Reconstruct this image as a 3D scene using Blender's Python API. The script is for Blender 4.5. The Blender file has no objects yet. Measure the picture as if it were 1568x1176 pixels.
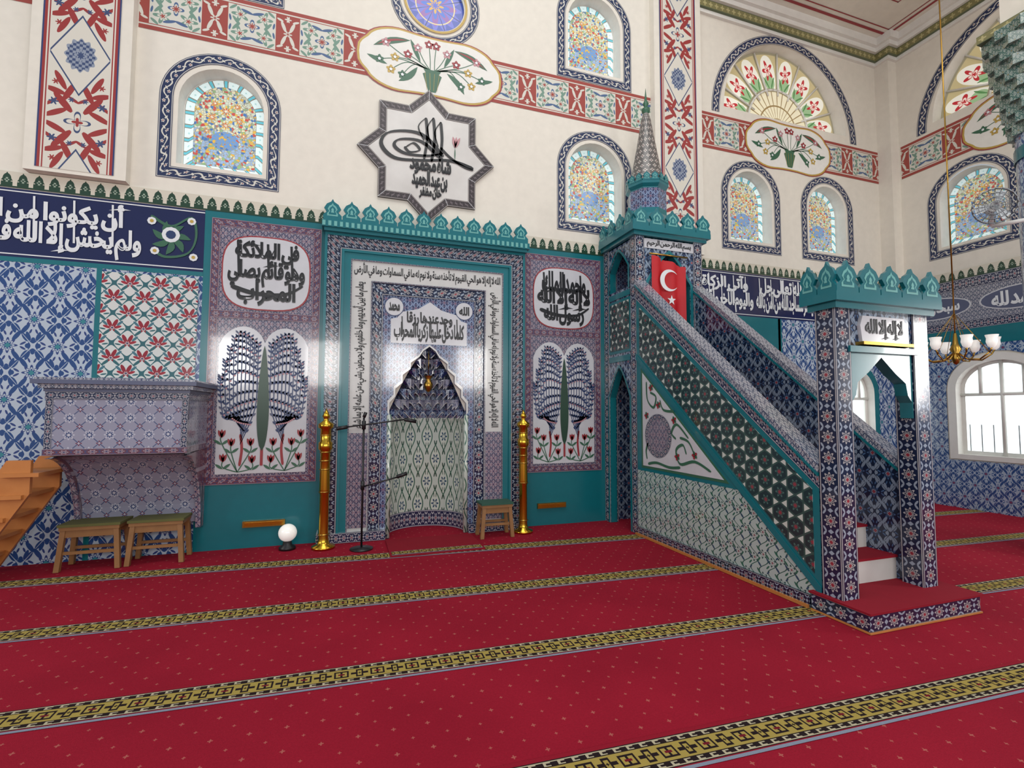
import bpy, math, random
from mathutils import Vector, Matrix
from mathutils.geometry import tessellate_polygon
random.seed(7)
pi=math.pi
S=bpy.context.scene
S.view_settings.view_transform='Standard'
S.view_settings.look='None'
# ---------------------------------------------------------------- shader DSL
T=None
class E:
    def __init__(s,k): s.s=k
    def __add__(a,b): return op('ADD',a,b)
    __radd__=__add__
    def __mul__(a,b): return op('MULTIPLY',a,b)
    __rmul__=__mul__
    def __sub__(a,b): return op('SUBTRACT',a,b)
    def __rsub__(a,b): return op('SUBTRACT',b,a)
    def __truediv__(a,b): return op('DIVIDE',a,b)
    def __lt__(a,b): return op('LESS_THAN',a,b)
    def __gt__(a,b): return op('GREATER_THAN',a,b)
    def __abs__(a): return op('ABSOLUTE',a)
def op(o,*a):
    n=T.nodes.new('ShaderNodeMath'); n.operation=o
    for i,x in enumerate(a):
        if isinstance(x,E): T.links.new(x.s,n.inputs[i])
        else: n.inputs[i].default_value=float(x)
    return E(n.outputs[0])
def AND(a,b): return op('MULTIPLY',a,b)
def fr(x): return op('FRACT',x)
def flo(x): return op('FLOOR',x)
def sin(x): return op('SINE',x)
def cos(x): return op('COSINE',x)
def mx(a,b): return op('MAXIMUM',a,b)
def mn(a,b): return op('MINIMUM',a,b)
def ln(x,y): return op('SQRT',x*x+y*y)
def at(y,x): return op('ARCTAN2',y,x)
def H(h):
    h=h.lstrip('#'); c=[int(h[i:i+2],16)/255 for i in (0,2,4)]
    return tuple((x/12.92 if x<=.04045 else ((x+.055)/1.055)**2.4) for x in c)+(1,)
def mixc(f,a,b):
    n=T.nodes.new('ShaderNodeMix'); n.data_type='RGBA'
    for i,x in ((0,f),(6,a),(7,b)):
        if isinstance(x,E): T.links.new(x.s,n.inputs[i])
        elif i==0: n.inputs[0].default_value=x
        else: n.inputs[i].default_value=x
    return E(n.outputs[2])
def paint(base,*ls):
    for m,c in ls: base=mixc(m,base,c)
    return base
def ros(x,y,r,n,amp,ph=0): return ln(x,y)<(cos(at(y,x)*n+ph)*amp+(1-amp))*r
def ell(x,y,cx,cy,a,b,ang):
    c,s_=math.cos(ang),math.sin(ang); X=x-cx; Y=y-cy
    return ln((X*c+Y*s_)/a,(Y*c-X*s_)/b)<1
def noise(scale,detail=3,co=None):
    n=T.nodes.new('ShaderNodeTexNoise'); n.inputs['Scale'].default_value=scale; n.inputs['Detail'].default_value=detail
    if co: T.links.new(co.s,n.inputs['Vector'])
    else:
        g=T.nodes.new('ShaderNodeNewGeometry'); T.links.new(g.outputs['Position'],n.inputs['Vector'])
    return E(n.outputs['Fac'])
def mat(name,fn,rough=.4,metal=0,coat=0,emit=0,spec=.5,bump=0):
    global T
    m=bpy.data.materials.new(name); m.use_nodes=True; T=m.node_tree
    b=T.nodes['Principled BSDF']; b.inputs['Roughness'].default_value=rough; b.inputs['Metallic'].default_value=metal
    b.inputs['Coat Weight'].default_value=coat; b.inputs['Coat Roughness'].default_value=.05; b.inputs['Specular IOR Level'].default_value=spec
    if callable(fn):
        uvn=T.nodes.new('ShaderNodeUVMap'); sp=T.nodes.new('ShaderNodeSeparateXYZ'); T.links.new(uvn.outputs[0],sp.inputs[0])
        c=fn(E(sp.outputs[0]),E(sp.outputs[1]))
        T.links.new(c.s,b.inputs['Base Color'])
        if emit: T.links.new(c.s,b.inputs['Emission Color']); b.inputs['Emission Strength'].default_value=emit
    else:
        n=noise(9,4); n2=mixc(n,tuple(x*.90 for x in fn[:3])+(1,),tuple(min(1,x*1.06) for x in fn[:3])+(1,))
        T.links.new(n2.s,b.inputs['Base Color'])
        if emit: b.inputs['Emission Color'].default_value=fn; b.inputs['Emission Strength'].default_value=emit
    if bump:
        bn=T.nodes.new('ShaderNodeBump'); bn.inputs['Strength'].default_value=bump; bn.inputs['Distance'].default_value=.01
        T.links.new(noise(220,2).s,bn.inputs['Height']); T.links.new(bn.outputs[0],b.inputs['Normal'])
    return m
NAVY=H('1a2656'); BLUE=H('2a4a86'); WHITE=H('dcdcd6'); TERRA=H('98423a'); DGREEN=H('1e4436'); CREAM=H('cfc8b8')
def damask(s,bg,c1,c2,c3,k=1.35,lat=.26):
    def f(u,v):
        p=u/s; q=v/(s*k)
        g=cos(p*2*pi)+cos(q*2*pi)
        L=abs(g)<(cos((p+q)*6*pi)*cos((p-q)*6*pi)*(lat*.8)+lat)
        out=mixc(L,bg,c1); out=mixc(abs(g)<lat*.16,out,bg)
        for o in (0,.5):
            x=fr(p+o)-.5; y=(fr(q+o)-.5)*k; ax=abs(x); ay=abs(y)
            out=paint(out,(ell(ax,ay,.17,.25,.15,.05,1.0),c1),(ell(ax,ay,.1,.43,.12,.04,1.9),c1),(ros(x,y,.2,8,.25),c2),(ros(x,y,.14,8,.2),bg),(ros(x,y,.10,8,.2),c1),(ros(x,y,.06,4,.1),c3),
               (ell(ax,ay,.30,.06,.07,.025,.6),c2),(ell(ax,ay,.06,.31,.06,.022,1.2),c2))
        return out
    return f
def chain(W,bg,fg,dot,alt=None,n=6):
    alt=alt or fg
    def f(u,v):
        x=fr(u/W)-.5; y=v-.5; x2=fr(u/W+.5)-.5
        return paint(mixc(abs(y)>.43,bg,fg),
            (abs(y)>.475,bg),(ros(x,y,.33,n,.22),fg),(ros(x,y,.24,n,.2),bg),(ros(x,y,.17,n,.2),fg),(ros(x,y,.11,n,.2),dot),
            ((abs(x2)*1.3+abs(y))<.15,alt),(ell(abs(x2),abs(y),.1,.3,.14,.05,.6),alt))
    return f
def scroll(W,bg,fg,dot):
    def f(u,v):
        P=W*1.5; x=u/P; y=v-.5
        w=sin(x*2*pi)*.2
        xa=fr(x+.25)-.5; xb=fr(x+.75)-.5
        return paint(bg,(abs(y)>.40,fg),(abs(y)>.45,bg),(abs(y-w)<.055,fg),
            (ros(xa*1.5,y+.16,.15,5,.25),fg),(ros(xb*1.5,y-.16,.15,5,.25),fg),(ln(xa*1.5,y+.16)<.05,dot),(ln(xb*1.5,y-.16)<.05,dot),
            (ell(xa*1.5,y,.28,.06,.16,.055,.7),fg),(ell(xb*1.5,y,.28,-.06,.16,.055,-.7),fg))
    return f
def redband(u,v):
    P=.80; Hh=.62; x=(fr(u/P)-.5)*P; y=(v-.5)*Hh; ax=abs(x); ay=abs(y)
    x2=(fr(u/P+.5)-.5)*P; ax2=abs(x2)
    W=H('cfcdc2'); G=H('6f8f80'); Bc=H('4a6288')
    c=paint(TERRA,(mx(ax-.262,ay-.235)<0,W),
      (AND(ros(ax-.13,ay-.12,.10,5,.35),ax<.25),G),(ros(ax-.13,ay-.12,.055,5,.3),W),(ros(ax-.13,ay-.12,.03,5,.3),TERRA),
      (ell(ax,ay,.17,.03,.07,.018,.9),G),(ell(ax,ay,.06,.17,.07,.018,.3),Bc),(ell(ax,ay,.21,.2,.05,.016,-.7),G),(ell(ax,ay,.24,.06,.04,.012,1.4),Bc),
      (ros(x,y,.085,4,.3),Bc),(ros(x,y,.06,4,.3),W),(ros(x,y,.045,8,.3),TERRA),
      (ell(ax2,ay,.05,.09,.07,.02,1.2),W),(ros(x2,y,.05,6,.3),W),(ros(x2,y,.02,6,.3),TERRA),(ros(ax2,ay-.19,.04,5,.3),W),(ell(ax2,ay,.09,.17,.04,.014,.4),W))
    return mixc(AND(ay>.245,ay<.262),c,W)
def pilaster(u,v):
    P=1.5; x=u*.68; y=(fr(v/P-.13)-.5)*P; y2=(fr(v/P+.37)-.5)*P; ax=abs(x); ay=abs(y); ay2=abs(y2)
    W=H('d3cec2'); R=H('94302f'); D=H('38486e'); Gy=H('8a93a3')
    c=paint(W,
      (ell(ax,ay2,.13,.20,.13,.035,.9),R),(ell(ax,ay2,.19,.08,.11,.03,-.5),R),(ell(ax,ay2,.08,.33,.12,.03,2.0),R),(ell(ax,ay2,.2,.32,.09,.03,.3),R),
      (ell(ax,ay2,.16,.44,.11,.028,1.1),R),(ell(ax,ay2,.23,.19,.07,.018,2.4),R),(ell(ax,ay2,.04,.24,.06,.016,.6),R),(ros(ax-.21,ay2-.2,.045,6,.3),D),(ros(ax-.06,ay2-.24,.03,6,.3),D),(ros(ax-.2,ay2-.42,.035,6,.3),R),
      ((ax+ay2*.9)<.145,W),(ros(x,y2,.12,4,.35),D),(ros(x,y2,.095,4,.35),W),(ros(x,y2,.05,4,.3),R),
      ((ax+ay*.60)<.275,D),((ax+ay*.60)<.258,W),(ros(x,y*.75,.145,12,.08),Gy),(AND(ros(x,y*.75,.135,12,.08),(cos(x*110)*cos(y*110))>0),D),(ros(x,y*.75,.06,8,.2),Gy),(ros(x,y*.75,.035,8,.2),D),
      (ax>.262,W),(ax>.275,R),(ax>.287,W),(ax>.30,R),(ax>.325,H('2a3a6a')))
    return c
def hexs(u,v):
    s=.155; a=u/s; b=(u*.5+v*.866)/s; c=(v*.866-u*.5)/s
    ia=flo(a+.5);ib=flo(b+.5);ic=flo(c+.5)
    tri=abs(ib-ic-ia)>.5
    fa=abs(fr(a)-.5); fb=abs(fr(b)-.5); fc=abs(fr(c)-.5)
    l=mn(mn(fa,fb),fc)<.05
    da=a-ia; dh=(b-ib)+(c-ic)
    X=da; Y=dh*.577
    return paint(H('22363a'),(ros(X,Y,.30,6,.3),H('4c6e68')),(ros(X,Y,.2,6,.3),H('22363a')),(ros(X,Y,.14,6,.3),H('8e3a44')),(tri,H('c4c9c2')),(l,H('36504c')))
def floral_green(u,v):
    s=.2; p=u/s; q=v/s; g=sin(p*2*pi+sin(q*2*pi)*1.6)
    c=mixc(abs(g)<.2,H('aab8b4'),H('2f5a50'))
    for o in (0,.5):
        x=fr(p+o)-.5; y=fr(q+o*.5)-.5
        c=paint(c,(ros(x,y,.22,5,.35),H('244a4a')),(ros(x,y,.14,5,.3),H('b9c4be')),(ros(x,y,.07,5,.3),H('7c3a4a')),(ell(x,y,.28,.2,.15,.05,.8),H('2f6454')),(ell(x,y,-.27,-.24,.15,.05,.8),H('2a4a60')),(ell(x,y,.26,-.27,.12,.04,-.8),H('2f6454')),(ell(x,y,-.25,.25,.10,.035,-.8),H('2a4a60')))
    return c
def stars(u,v):
    s=.16; x=fr(u/s)-.5; y=fr(v/s)-.5; x2=fr(u/s+.5)-.5; y2=fr(v/s+.5)-.5
    g=H('8f8fa2')
    return paint(g,(abs(abs(x)-abs(y))<.04,H('4e587a')),(ros(x,y,.3,8,.22),H('b4b5c2')),(ros(x,y,.2,8,.2),H('34436e')),(ros(x,y,.1,8,.2),H('bcbcc6')),(ros(x2,y2,.16,4,.3),H('6e3a50')),(ros(x2,y2,.08,4,.3),H('b4b5c2')))
def redflower(u,v):
    s=.29; p=u/s;q=v/(s*1.15); c=H('cfd0ce'); G_=H('33626a')
    g=cos(p*2*pi)+cos(q*2*pi)
    c=mixc(abs(g)<.12,c,G_)
    for o in (0,.5):
        x=fr(p+o)-.5; y=(fr(q+o)-.5)*1.15; ax=abs(x)
        c=paint(c,(ell(ax,y,.15,-.16,.19,.05,-.75),G_),(ell(ax,y,.24,.18,.13,.045,.8),H('46707f')),(ell(ax,y,.3,-.05,.1,.03,.2),G_),
          (ell(ax,y,.09,.17,.17,.065,1.15),H('8e2432')),(ell(ax,y,.17,.03,.13,.05,.35),H('9c2a38')),(ros(x,y,.15,6,.3),H('8e2432')),(ros(x,y,.08,6,.3),H('cfc4c6')),(ros(x,y,.04,6,.2),NAVY))
    return c
def cren(u,v):
    W=.135; x=abs(fr(u/W)-.5); y=v
    lob=mx(AND(x<.36,y<.35),ln(x,(y-.52)*.8)<.27)
    tip=(x*1.5+(y-.6))<.35
    m=mx(lob,AND(tip,y>.4))
    return paint(CREAM,(m,H('24402f')),(ros(x,(y-.45),.16,5,.3),H('9fae9c')),(ln(x,y-.45)<.06,H('24402f')),(y<.09,H('24402f')))
def stained(sc):
    def f(u,v):
        cmb=T.nodes.new('ShaderNodeCombineXYZ'); T.links.new(u.s,cmb.inputs[0]); T.links.new(v.s,cmb.inputs[1])
        vo=T.nodes.new('ShaderNodeTexVoronoi'); vo.inputs['Scale'].default_value=sc; T.links.new(cmb.outputs[0],vo.inputs['Vector'])
        sp=T.nodes.new('ShaderNodeSeparateColor'); T.links.new(vo.outputs['Color'],sp.inputs[0])
        ve=T.nodes.new('ShaderNodeTexVoronoi'); ve.feature='DISTANCE_TO_EDGE'; ve.inputs['Scale'].default_value=sc; T.links.new(cmb.outputs[0],ve.inputs['Vector'])
        k=E(sp.outputs[0]); e=E(ve.outputs['Distance'])
        x=u; y=v; ax=abs(x)
        bgc=mixc(v<-.1,H('c0c8b8'),H('8ea8c8'))
        c=paint(bgc,(k>.45,H('d2ccaa')),(k>.60,H('86a878')),(k>.72,H('b84a44')),(k>.80,H('4670a8')),(k>.92,H('d0a648')))
        c=paint(c,(AND(ell(x,y,0,-.22,.15,.12,0),k<.75),H('5e8cc4')))
        for cx,cy,r in ((0,.16,.075),(.15,.06,.06),(.12,.24,.05),(.2,-.12,.05),(0,-.02,.06)):
            c=paint(c,(ros(ax-cx,y-cy,r,8,.3),H('d9b544')),(ros(ax-cx,y-cy,r*.65,8,.3),H('b8443e')),(ros(ax-cx,y-cy,r*.35,6,.3),H('e0dcc4')))
        return paint(c,(e<.06,H('8e8b7c')))
    return f
def edgeglass(u,v):
    x=fr(u/.16); y=v
    return paint(H('cfe2e2'),(x<.26,H('5fb4c4')),(x<.06,H('7a766a')),(abs(y-.5)>.46,H('7a766a')),(abs(x-.28)<.04,H('7a766a')),(ros(x-.64,(y-.5)*.8,.1,4,.3),H('9cc0c0')))
def fanglass(u,v):
    a=fr(u*8)-.5; r=v; aa=abs(a)
    W=H('dedccf')
    arc=AND(ell(a,r,0,.62,.42,.34,0),r>.52)
    c=paint(H('b4a67c'),(arc,W),(AND(ell(a,r,0,.60,.34,.10,0),r>.52),H('8fae84')),(ros(a*1.2,(r-.76)*2.6,.36,5,.35),H('ac2830')),(ros(a*1.2,(r-.76)*2.6,.2,5,.3),H('e6d0c6')),(ros(a*1.2,(r-.76)*2.6,.1,5,.3),H('ac2830')),
       (ell(aa,r,.2,.60,.16,.025,.5),H('4f7f4c')),(AND(r>.52,aa>.46),H('8a836c')),(abs(r-.51)<.02,H('8a836c')),(r<.485,H('d8d0b4')),
       (AND(abs(fr(u*16)-.5)>.42,r<.49),H('8a744c')),(AND(abs(r-.3)<.01,r<.49),H('8a744c')),(r<.14,H('a08c64')),(r>.97,H('8a836c')))
    return c
def carpet(u,v):
    s=.17; x=fr(u/s)-.5; y=fr(v/s*.9)-.5; x2=fr(u/s+.5)-.5; y2=fr(v/s*.9+.5)-.5
    n=noise(1.3,5); n2=noise(90,2)
    c=mixc(n,H('820d24'),H('ac1c34')); c=mixc(n2*.6,c,H('700c1e'))
    m=mx(ros(x,y,.075,4,.3),ros(x2,y2,.055,4,.3))
    return mixc(m*.45,c,H('c08070'))
def cstripe(u,v):
    P=.21; x=fr(u/P)-.5; y=(v-.5); x2=fr(u/P+.5)-.5; ay=abs(y); ax=abs(x); ax2=abs(x2)
    Y=H('a08c48'); K=H('221719'); Cc=H('b0a68c'); h=y*1.2
    return paint(Y,(mx(ax-.10,ay-.17)<0,K),(mx(ax-.24,ay-.045)<0,K),(mx(ax-.055,ay-.11)<0,Y),(ros(x,h,.05,4,.3),K),
       (mx(ax2-.20,ay-.15)<0,K),(mx(ax2-.15,ay-.10)<0,Y),(mx(ax2-.03,ay-.14)<0,K),(mx(ax2-.09,ay-.03)<0,H('6a1624')),
       (ay>.22,K),(ay>.245,Cc),(AND(ay>.245,ay<.345)*((fr(u/.07)<.5)),K),(AND(ay>.27,ay<.32)*((fr(u/.07)>.68)),K),(ay>.345,Cc),(ay>.37,K),(ay>.395,H('8a1428')),(y<-.42,H('7f8798')))
def vasetile(u,v):
    p=u/.24; q=v/.62; x=fr(p)-.5; y=fr(q)-.5; x2=fr(p+.5)-.5; y2=fr(q+.5)-.5
    c=H('b9c0b8')
    for X,Y in ((x,y),(x2,y2)):
        aX=abs(X); a2=abs(Y)
        e=(cos(Y*2*pi*1.15)*.55+.45)*.62
        c=paint(c,((aX*1.9)<e,H('35604f')),((aX*1.9+.12)<e,H('c0c6bc')),(ros(X,Y*2,.22,6,.3),H('2a4a64')),(ros(X,Y*2,.11,6,.3),H('c0c6bc')),(ell(aX,a2,.07,.2,.07,.02,1.3),DGREEN),(ell(aX,a2,.05,.36,.06,.03,1.0),DGREEN))
    return c
def marble(u,v):
    return mixc(noise(3,8),H('b8b4b0'),H('dedcd8'))
def conepat(u,v):
    y=fr(v*16)-.5; o=flo(v*16); x=fr(u*14+fr(o*.5))-.5
    return paint(H('5e5a58'),(ros(x,y,.36,4,.25),H('b9b4ac')),(ln(x,y)<.12,H('5a2c34')))
M_={}
def mk(n,*a,**k): M_[n]=mat(n,*a,**k)
G=dict(rough=.16,coat=.35)
mk('plaster',H('e0dace'),rough=.8); mk('reveal',H('e4e2dc'),rough=.7)
mk('teal_paint',H('106a74'),rough=.25,coat=.3); mk('navy_tile',H('151d4c'),**G); mk('white_tile',H('c8c8c6'),**G)
mk('pale_teal',H('66a8a4'),rough=.4)
mk('blue_damask',damask(.42,H('aebac8'),H('26467c'),H('2e4078'),H('3a7f8a')),**G)
mk('right_damask',damask(.30,H('a3b1c2'),H('2c4a80'),H('3f5f90'),H('7a3f5a')),**G)
mk('parapet_damask',damask(.26,H('18253f'),H('8595a8'),H('4a6890'),H('8e3a44')),**G)
mk('niche_damask',damask(.15,H('1f2c54'),H('7f8fae'),H('9c90a6'),H('8e3a44')),**G)
mk('soft_damask',damask(.13,H('94909c'),H('4a4862'),H('7a3448'),NAVY),**G)
mk('rail_tile',damask(.10,H('a9abb2'),H('3a4460'),H('5e4a60'),NAVY),**G)
mk('capital_tile',damask(.12,H('8f9c90'),H('2f5a52'),H('44606e'),H('8a7a44')),**G)
mk('red_flower_tile',redflower,**G)
mk('chain_navy',chain(.10,H('1a2138'),H('a5a3a6'),H('8e3a44'),H('8d99aa')),**G)
mk('chain_post',chain(.165,H('1b2440'),H('b3b0b0'),H('8e303c'),H('96a2b2'),8),**G)
mk('chain_red',chain(.11,H('663e4c'),H('a39aa6'),NAVY,H('3f4a72')),**G)
mk('chain_fine',chain(.09,H('222a48'),H('aeacb2'),H('8e3a44')),**G)
mk('scroll_navy',scroll(.15,H('1c2a50'),H('cfccc2'),H('8e3a44')),rough=.5)
mk('red_band',redband,rough=.6); mk('pilaster_paint',pilaster,rough=.6)
mk('hex_tile',hexs,**G); mk('green_floral',floral_green,**G); mk('star_tile',stars,**G)
mk('crenel_tile',cren,**G); mk('vase_tile',vasetile,**G)
mk('stained_glass',stained(34),rough=.2,emit=.45); mk('stained_purple',lambda u,v:paint(H('3f4e96'),(ros(u,v,.37,16,.12),H('5f64b0')),(ros(u,v,.3,8,.3),H('7c5590')),(ros(u,v,.2,8,.3),H('3f62b0')),(ros(u,v,.12,8,.3),H('b89048')),(ros(u,v,.06,8,.3),H('4a5ab0')),(abs(ln(u,v)-.27)<.008,H('c0b080')),(abs(fr(at(v,u)*8/(2*pi))-.5)<.03,H('39406a'))),rough=.2,emit=.4)  # coloured panes, next line too, emit to stand in for daylight behind
mk('edge_glass',edgeglass,rough=.2,emit=.5); mk('fan_glass',fanglass,rough=.3,emit=.45)
mk('day_glass',H('e8f2f4'),rough=.1,emit=1.3)  # pane glow stands in for daylight outside
mk('carpet_red',carpet,rough=.95,spec=.15,bump=.3); mk('carpet_stripe_m',cstripe,rough=.95,spec=.15,bump=.3); mk('red_cloth',H('861425'),rough=.9,spec=.2)
mk('marble_m',marble,rough=.3); mk('cone_pattern',conepat,rough=.3,coat=.2)
mk('gold',H('d9a93a'),rough=.22,metal=1); mk('brass',H('b08a40'),rough=.3,metal=1); mk('olive_gold',lambda u,v:paint(H('7e7a50'),(ros(fr(u/.12)-.5,v-.5,.34,4,.3),H('b0a878')),(abs(v-.5)>.42,H('5a6448'))),rough=.5)
mk('wood',lambda u,v:mixc(noise(6,5),H('a8642e'),H('c9874a')),rough=.4); mk('pale_wood',lambda u,v:mixc(noise(8,5),H('7a5630'),H('9a6e44')),rough=.45)
mk('olive_cloth',H('5f5f34'),rough=.9); mk('green_cloth',H('2a5244'),rough=.8)
mk('black_ink',H('101016'),rough=.35); mk('white_ink',H('dcdfe2'),rough=.3); mk('brown_border',lambda u,v:paint(H('332a2e'),(abs(v-.5)>.40,H('a49c98')),(abs(v-.5)>.46,H('1c181c')),(ros(fr(u/.07)-.5,v-.5,.28,4,.4),H('6c6266'))),rough=.4)
mk('black_plastic',H('16161a'),rough=.4); mk('white_plastic',H('e4e4e0'),rough=.3); mk('grey_metal',H('8e9296'),rough=.35,metal=.6)
mk('flag_red',H('b80e1c'),rough=.6); mk('white_paint',H('e0ded8'),rough=.4)
mk('green_ink',H('33624a'),rough=.4); mk('dark_green_ink',H('1f4030'),rough=.3); mk('red_ink',H('942a32'),rough=.4); mk('blue_ink',H('223763'),rough=.4); mk('grey_ink',H('545a74'),rough=.4); mk('pink_ink',H('b8848a'),rough=.4);mk('yellow_ink',H('b89a48'),rough=.4)
mk('panel_white',H('c8c9ce'),**G); mk('globe_glass',H('f4f2ec'),rough=.15,emit=.3)
# ---------------------------------------------------------------- mesh builder
def emp(name,loc=(0,0,0)):
    o=bpy.data.objects.new(name,None); o.location=loc; S.collection.objects.link(o); return o
class MB:
    def __init__(s,name,parent=None): s.n=name;s.p=parent;s.v=[];s.f=[];s.m=[];s.uv=[];s.mats=[];s.sm=[]
    def mi(s,m):
        if m not in s.mats: s.mats.append(m)
        return s.mats.index(m)
    def face(s,pts,m,uv=None,smooth=False):
        b=len(s.v); s.v+= [tuple(p) for p in pts]; s.f.append(tuple(range(b,b+len(pts)))); s.m.append(s.mi(m)); s.sm.append(smooth)
        if uv is None:
            n=Vector((0,0,0)); P=[Vector(p) for p in pts]
            for i in range(len(P)): n+=(P[i]-P[0]).cross(P[(i+1)%len(P)]-P[0])
            a=[abs(c) for c in n]; k=a.index(max(a))
            uv=[((p[0],p[2]) if k==1 else (p[1],p[2]) if k==0 else (p[0],p[1])) for p in pts]
        s.uv+=uv
    def box(s,x0,x1,y0,y1,z0,z1,m,top=None,post=False):
        F=[([(x0,y0,z0),(x1,y0,z0),(x1,y0,z1),(x0,y0,z1)],0),([(x1,y1,z0),(x0,y1,z0),(x0,y1,z1),(x1,y1,z1)],0),
           ([(x0,y1,z0),(x0,y0,z0),(x0,y0,z1),(x0,y1,z1)],0),([(x1,y0,z0),(x1,y1,z0),(x1,y1,z1),(x1,y0,z1)],0),
           ([(x0,y0,z1),(x1,y0,z1),(x1,y1,z1),(x0,y1,z1)],1),([(x0,y1,z0),(x1,y1,z0),(x1,y0,z0),(x0,y0,z0)],1)]
        for P,t in F:
            uv=None
            if post and not t:
                if post=='v': uv=[(z0,0),(z0,1),(z1,1),(z1,0)]
                else:
                    L=max(abs(P[1][0]-P[0][0]),abs(P[1][1]-P[0][1])); uv=[(0,0),(L,0),(L,1),(0,1)]
            s.face(P,(top if (t and top) else m),uv)
    def prism(s,pts,mp,h0,h1,m,side=None,holes=()):
        loops=[pts]+list(holes); allp=[p for l in loops for p in l]
        tri=tessellate_polygon([[Vector((p[0],p[1],0)) for p in l] for l in loops])
        for h in ((h0,h1) if h0!=h1 else (h0,)):
            for t in tri: s.face([mp(allp[i][0],allp[i][1],h) for i in t],m)
        if h0!=h1:
            for l in loops:
                for i in range(len(l)):
                    a=l[i]; b=l[(i+1)%len(l)]
                    s.face([mp(a[0],a[1],h0),mp(b[0],b[1],h0),mp(b[0],b[1],h1),mp(a[0],a[1],h1)],side or m)
    def poly(s,pts,mp,h,m,uv=None):
        s.face([mp(p[0],p[1],h) for p in pts],m,uv)
    def rect(s,u0,u1,v0,v1,mp,h,m,uv=None): s.poly([(u0,v0),(u1,v0),(u1,v1),(u0,v1)],mp,h,m,uv)
    def strip(s,A,B,mp,h,m,closed=False,h2=None):
        n=len(A); d=0
        for i in range(n if closed else n-1):
            j=(i+1)%n; L=math.hypot((A[j][0]+B[j][0]-A[i][0]-B[i][0])/2,(A[j][1]+B[j][1]-A[i][1]-B[i][1])/2)
            hb=h if h2 is None else h2
            s.face([mp(*A[i],h),mp(*A[j],h),mp(*B[j],hb),mp(*B[i],hb)],m,[(d,1),(d+L,1),(d+L,0),(d,0)]); d+=L
    def stroke(s,pts,w,mp,h,m,nib=1.0,mind=.25):
        P=cat(pts); n=len(P)
        if n<2: return
        L=[];R=[]
        for i,p in enumerate(P):
            a=P[max(0,i-1)];b=P[min(n-1,i+1)]; dx,dy=b[0]-a[0],b[1]-a[1]; l=math.hypot(dx,dy) or 1
            k=w*(mind+(1-mind)*abs(math.sin(math.atan2(dy,dx)-nib)))*.5*(.55 if i in(0,n-1) else 1)
            L.append((p[0]-dy/l*k,p[1]+dx/l*k)); R.append((p[0]+dy/l*k,p[1]-dx/l*k))
        s.strip(L,R,mp,h,m)
    def circ(s,cx,cy,r,mp,h,m,n=20,uvc=False):
        pts=[(cx+r*math.cos(2*pi*i/n),cy+r*math.sin(2*pi*i/n)) for i in range(n)]
        s.poly(pts,mp,h,m,[(p[0]-cx,p[1]-cy) for p in pts] if uvc else None)
    def leaf(s,x0,y0,x1,y1,w,mp,h,m,bend=0):
        dx,dy=x1-x0,y1-y0; A=[];B=[]
        for i in range(7):
            t=i/6; k=w*math.sin(pi*t)**.8*.5; l=math.hypot(dx,dy); nx,ny=-dy/l,dx/l; o=bend*math.sin(pi*t)
            A.append((x0+dx*t+nx*(k+o),y0+dy*t+ny*(k+o))); B.append((x0+dx*t+nx*(o-k),y0+dy*t+ny*(o-k)))
        s.poly(A+B[::-1][1:-1],mp,h,m)
    def lathe(s,prof,c,m,n=24,smooth=True,a0=0,a1=2*pi,uvw=False):
        N=n
        for i in range(N):
            t0=a0+(a1-a0)*i/N; t1=a0+(a1-a0)*(i+1)/N
            for j in range(len(prof)-1):
                (r0,z0),(r1,z1)=prof[j],prof[j+1]
                P=[(c[0]+r*math.cos(t),c[1]+r*math.sin(t),c[2]+z) for r,z,t in((r0,z0,t0),(r0,z0,t1),(r1,z1,t1),(r1,z1,t0))]
                r=max(r0,r1)
                if uvw: uv=[(i/N,j/(len(prof)-1)),((i+1)/N,j/(len(prof)-1)),((i+1)/N,(j+1)/(len(prof)-1)),(i/N,(j+1)/(len(prof)-1))]
                else: uv=[(t0*r,z0),(t1*r,z0),(t1*r,z1),(t0*r,z1)]
                s.face(P,m,uv,smooth)
    def tube(s,a,b,r,m,n=10):
        a=Vector(a);b=Vector(b);d=(b-a).normalized(); x=d.orthogonal().normalized(); y=d.cross(x)
        ra=[a+x*r*math.cos(2*pi*i/n)+y*r*math.sin(2*pi*i/n) for i in range(n)]; rb=[p+(b-a) for p in ra]
        for i in range(n):
            j=(i+1)%n; s.face([ra[i],ra[j],rb[j],rb[i]],m,None,True)
        s.face(ra[::-1],m); s.face(rb,m)
    def path(s,pts,r,m,n=8):
        for i in range(len(pts)-1): s.tube(pts[i],pts[i+1],r,m,n)
    def build(s):
        me=bpy.data.meshes.new(s.n); me.from_pydata(s.v,[],s.f); 
        for m in s.mats: me.materials.append(M_[m])
        me.polygons.foreach_set('material_index',s.m); me.polygons.foreach_set('use_smooth',s.sm)
        l=me.uv_layers.new(name='UVMap'); l.data.foreach_set('uv',[c for u in s.uv for c in u])
        if any(s.sm):
            import bmesh; bm=bmesh.new(); bm.from_mesh(me); bmesh.ops.remove_doubles(bm,verts=bm.verts,dist=1e-5); bm.to_mesh(me); bm.free()
        me.update()
        o=bpy.data.objects.new(s.n,me); S.collection.objects.link(o)
        if s.p: o.parent=s.p
        return o
def cat(P,k=6):
    if len(P)<3: return list(P)
    Q=[P[0]]+list(P)+[P[-1]]; out=[]
    for i in range(1,len(Q)-2):
        for j in range(k):
            t=j/k; out.append(tuple(.5*((2*Q[i][c])+(-Q[i-1][c]+Q[i+1][c])*t+(2*Q[i-1][c]-5*Q[i][c]+4*Q[i+1][c]-Q[i+2][c])*t*t+(-Q[i-1][c]+3*Q[i][c]-3*Q[i+1][c]+Q[i+2][c])*t**3) for c in(0,1)))
    out.append(P[-1]); return out
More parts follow.
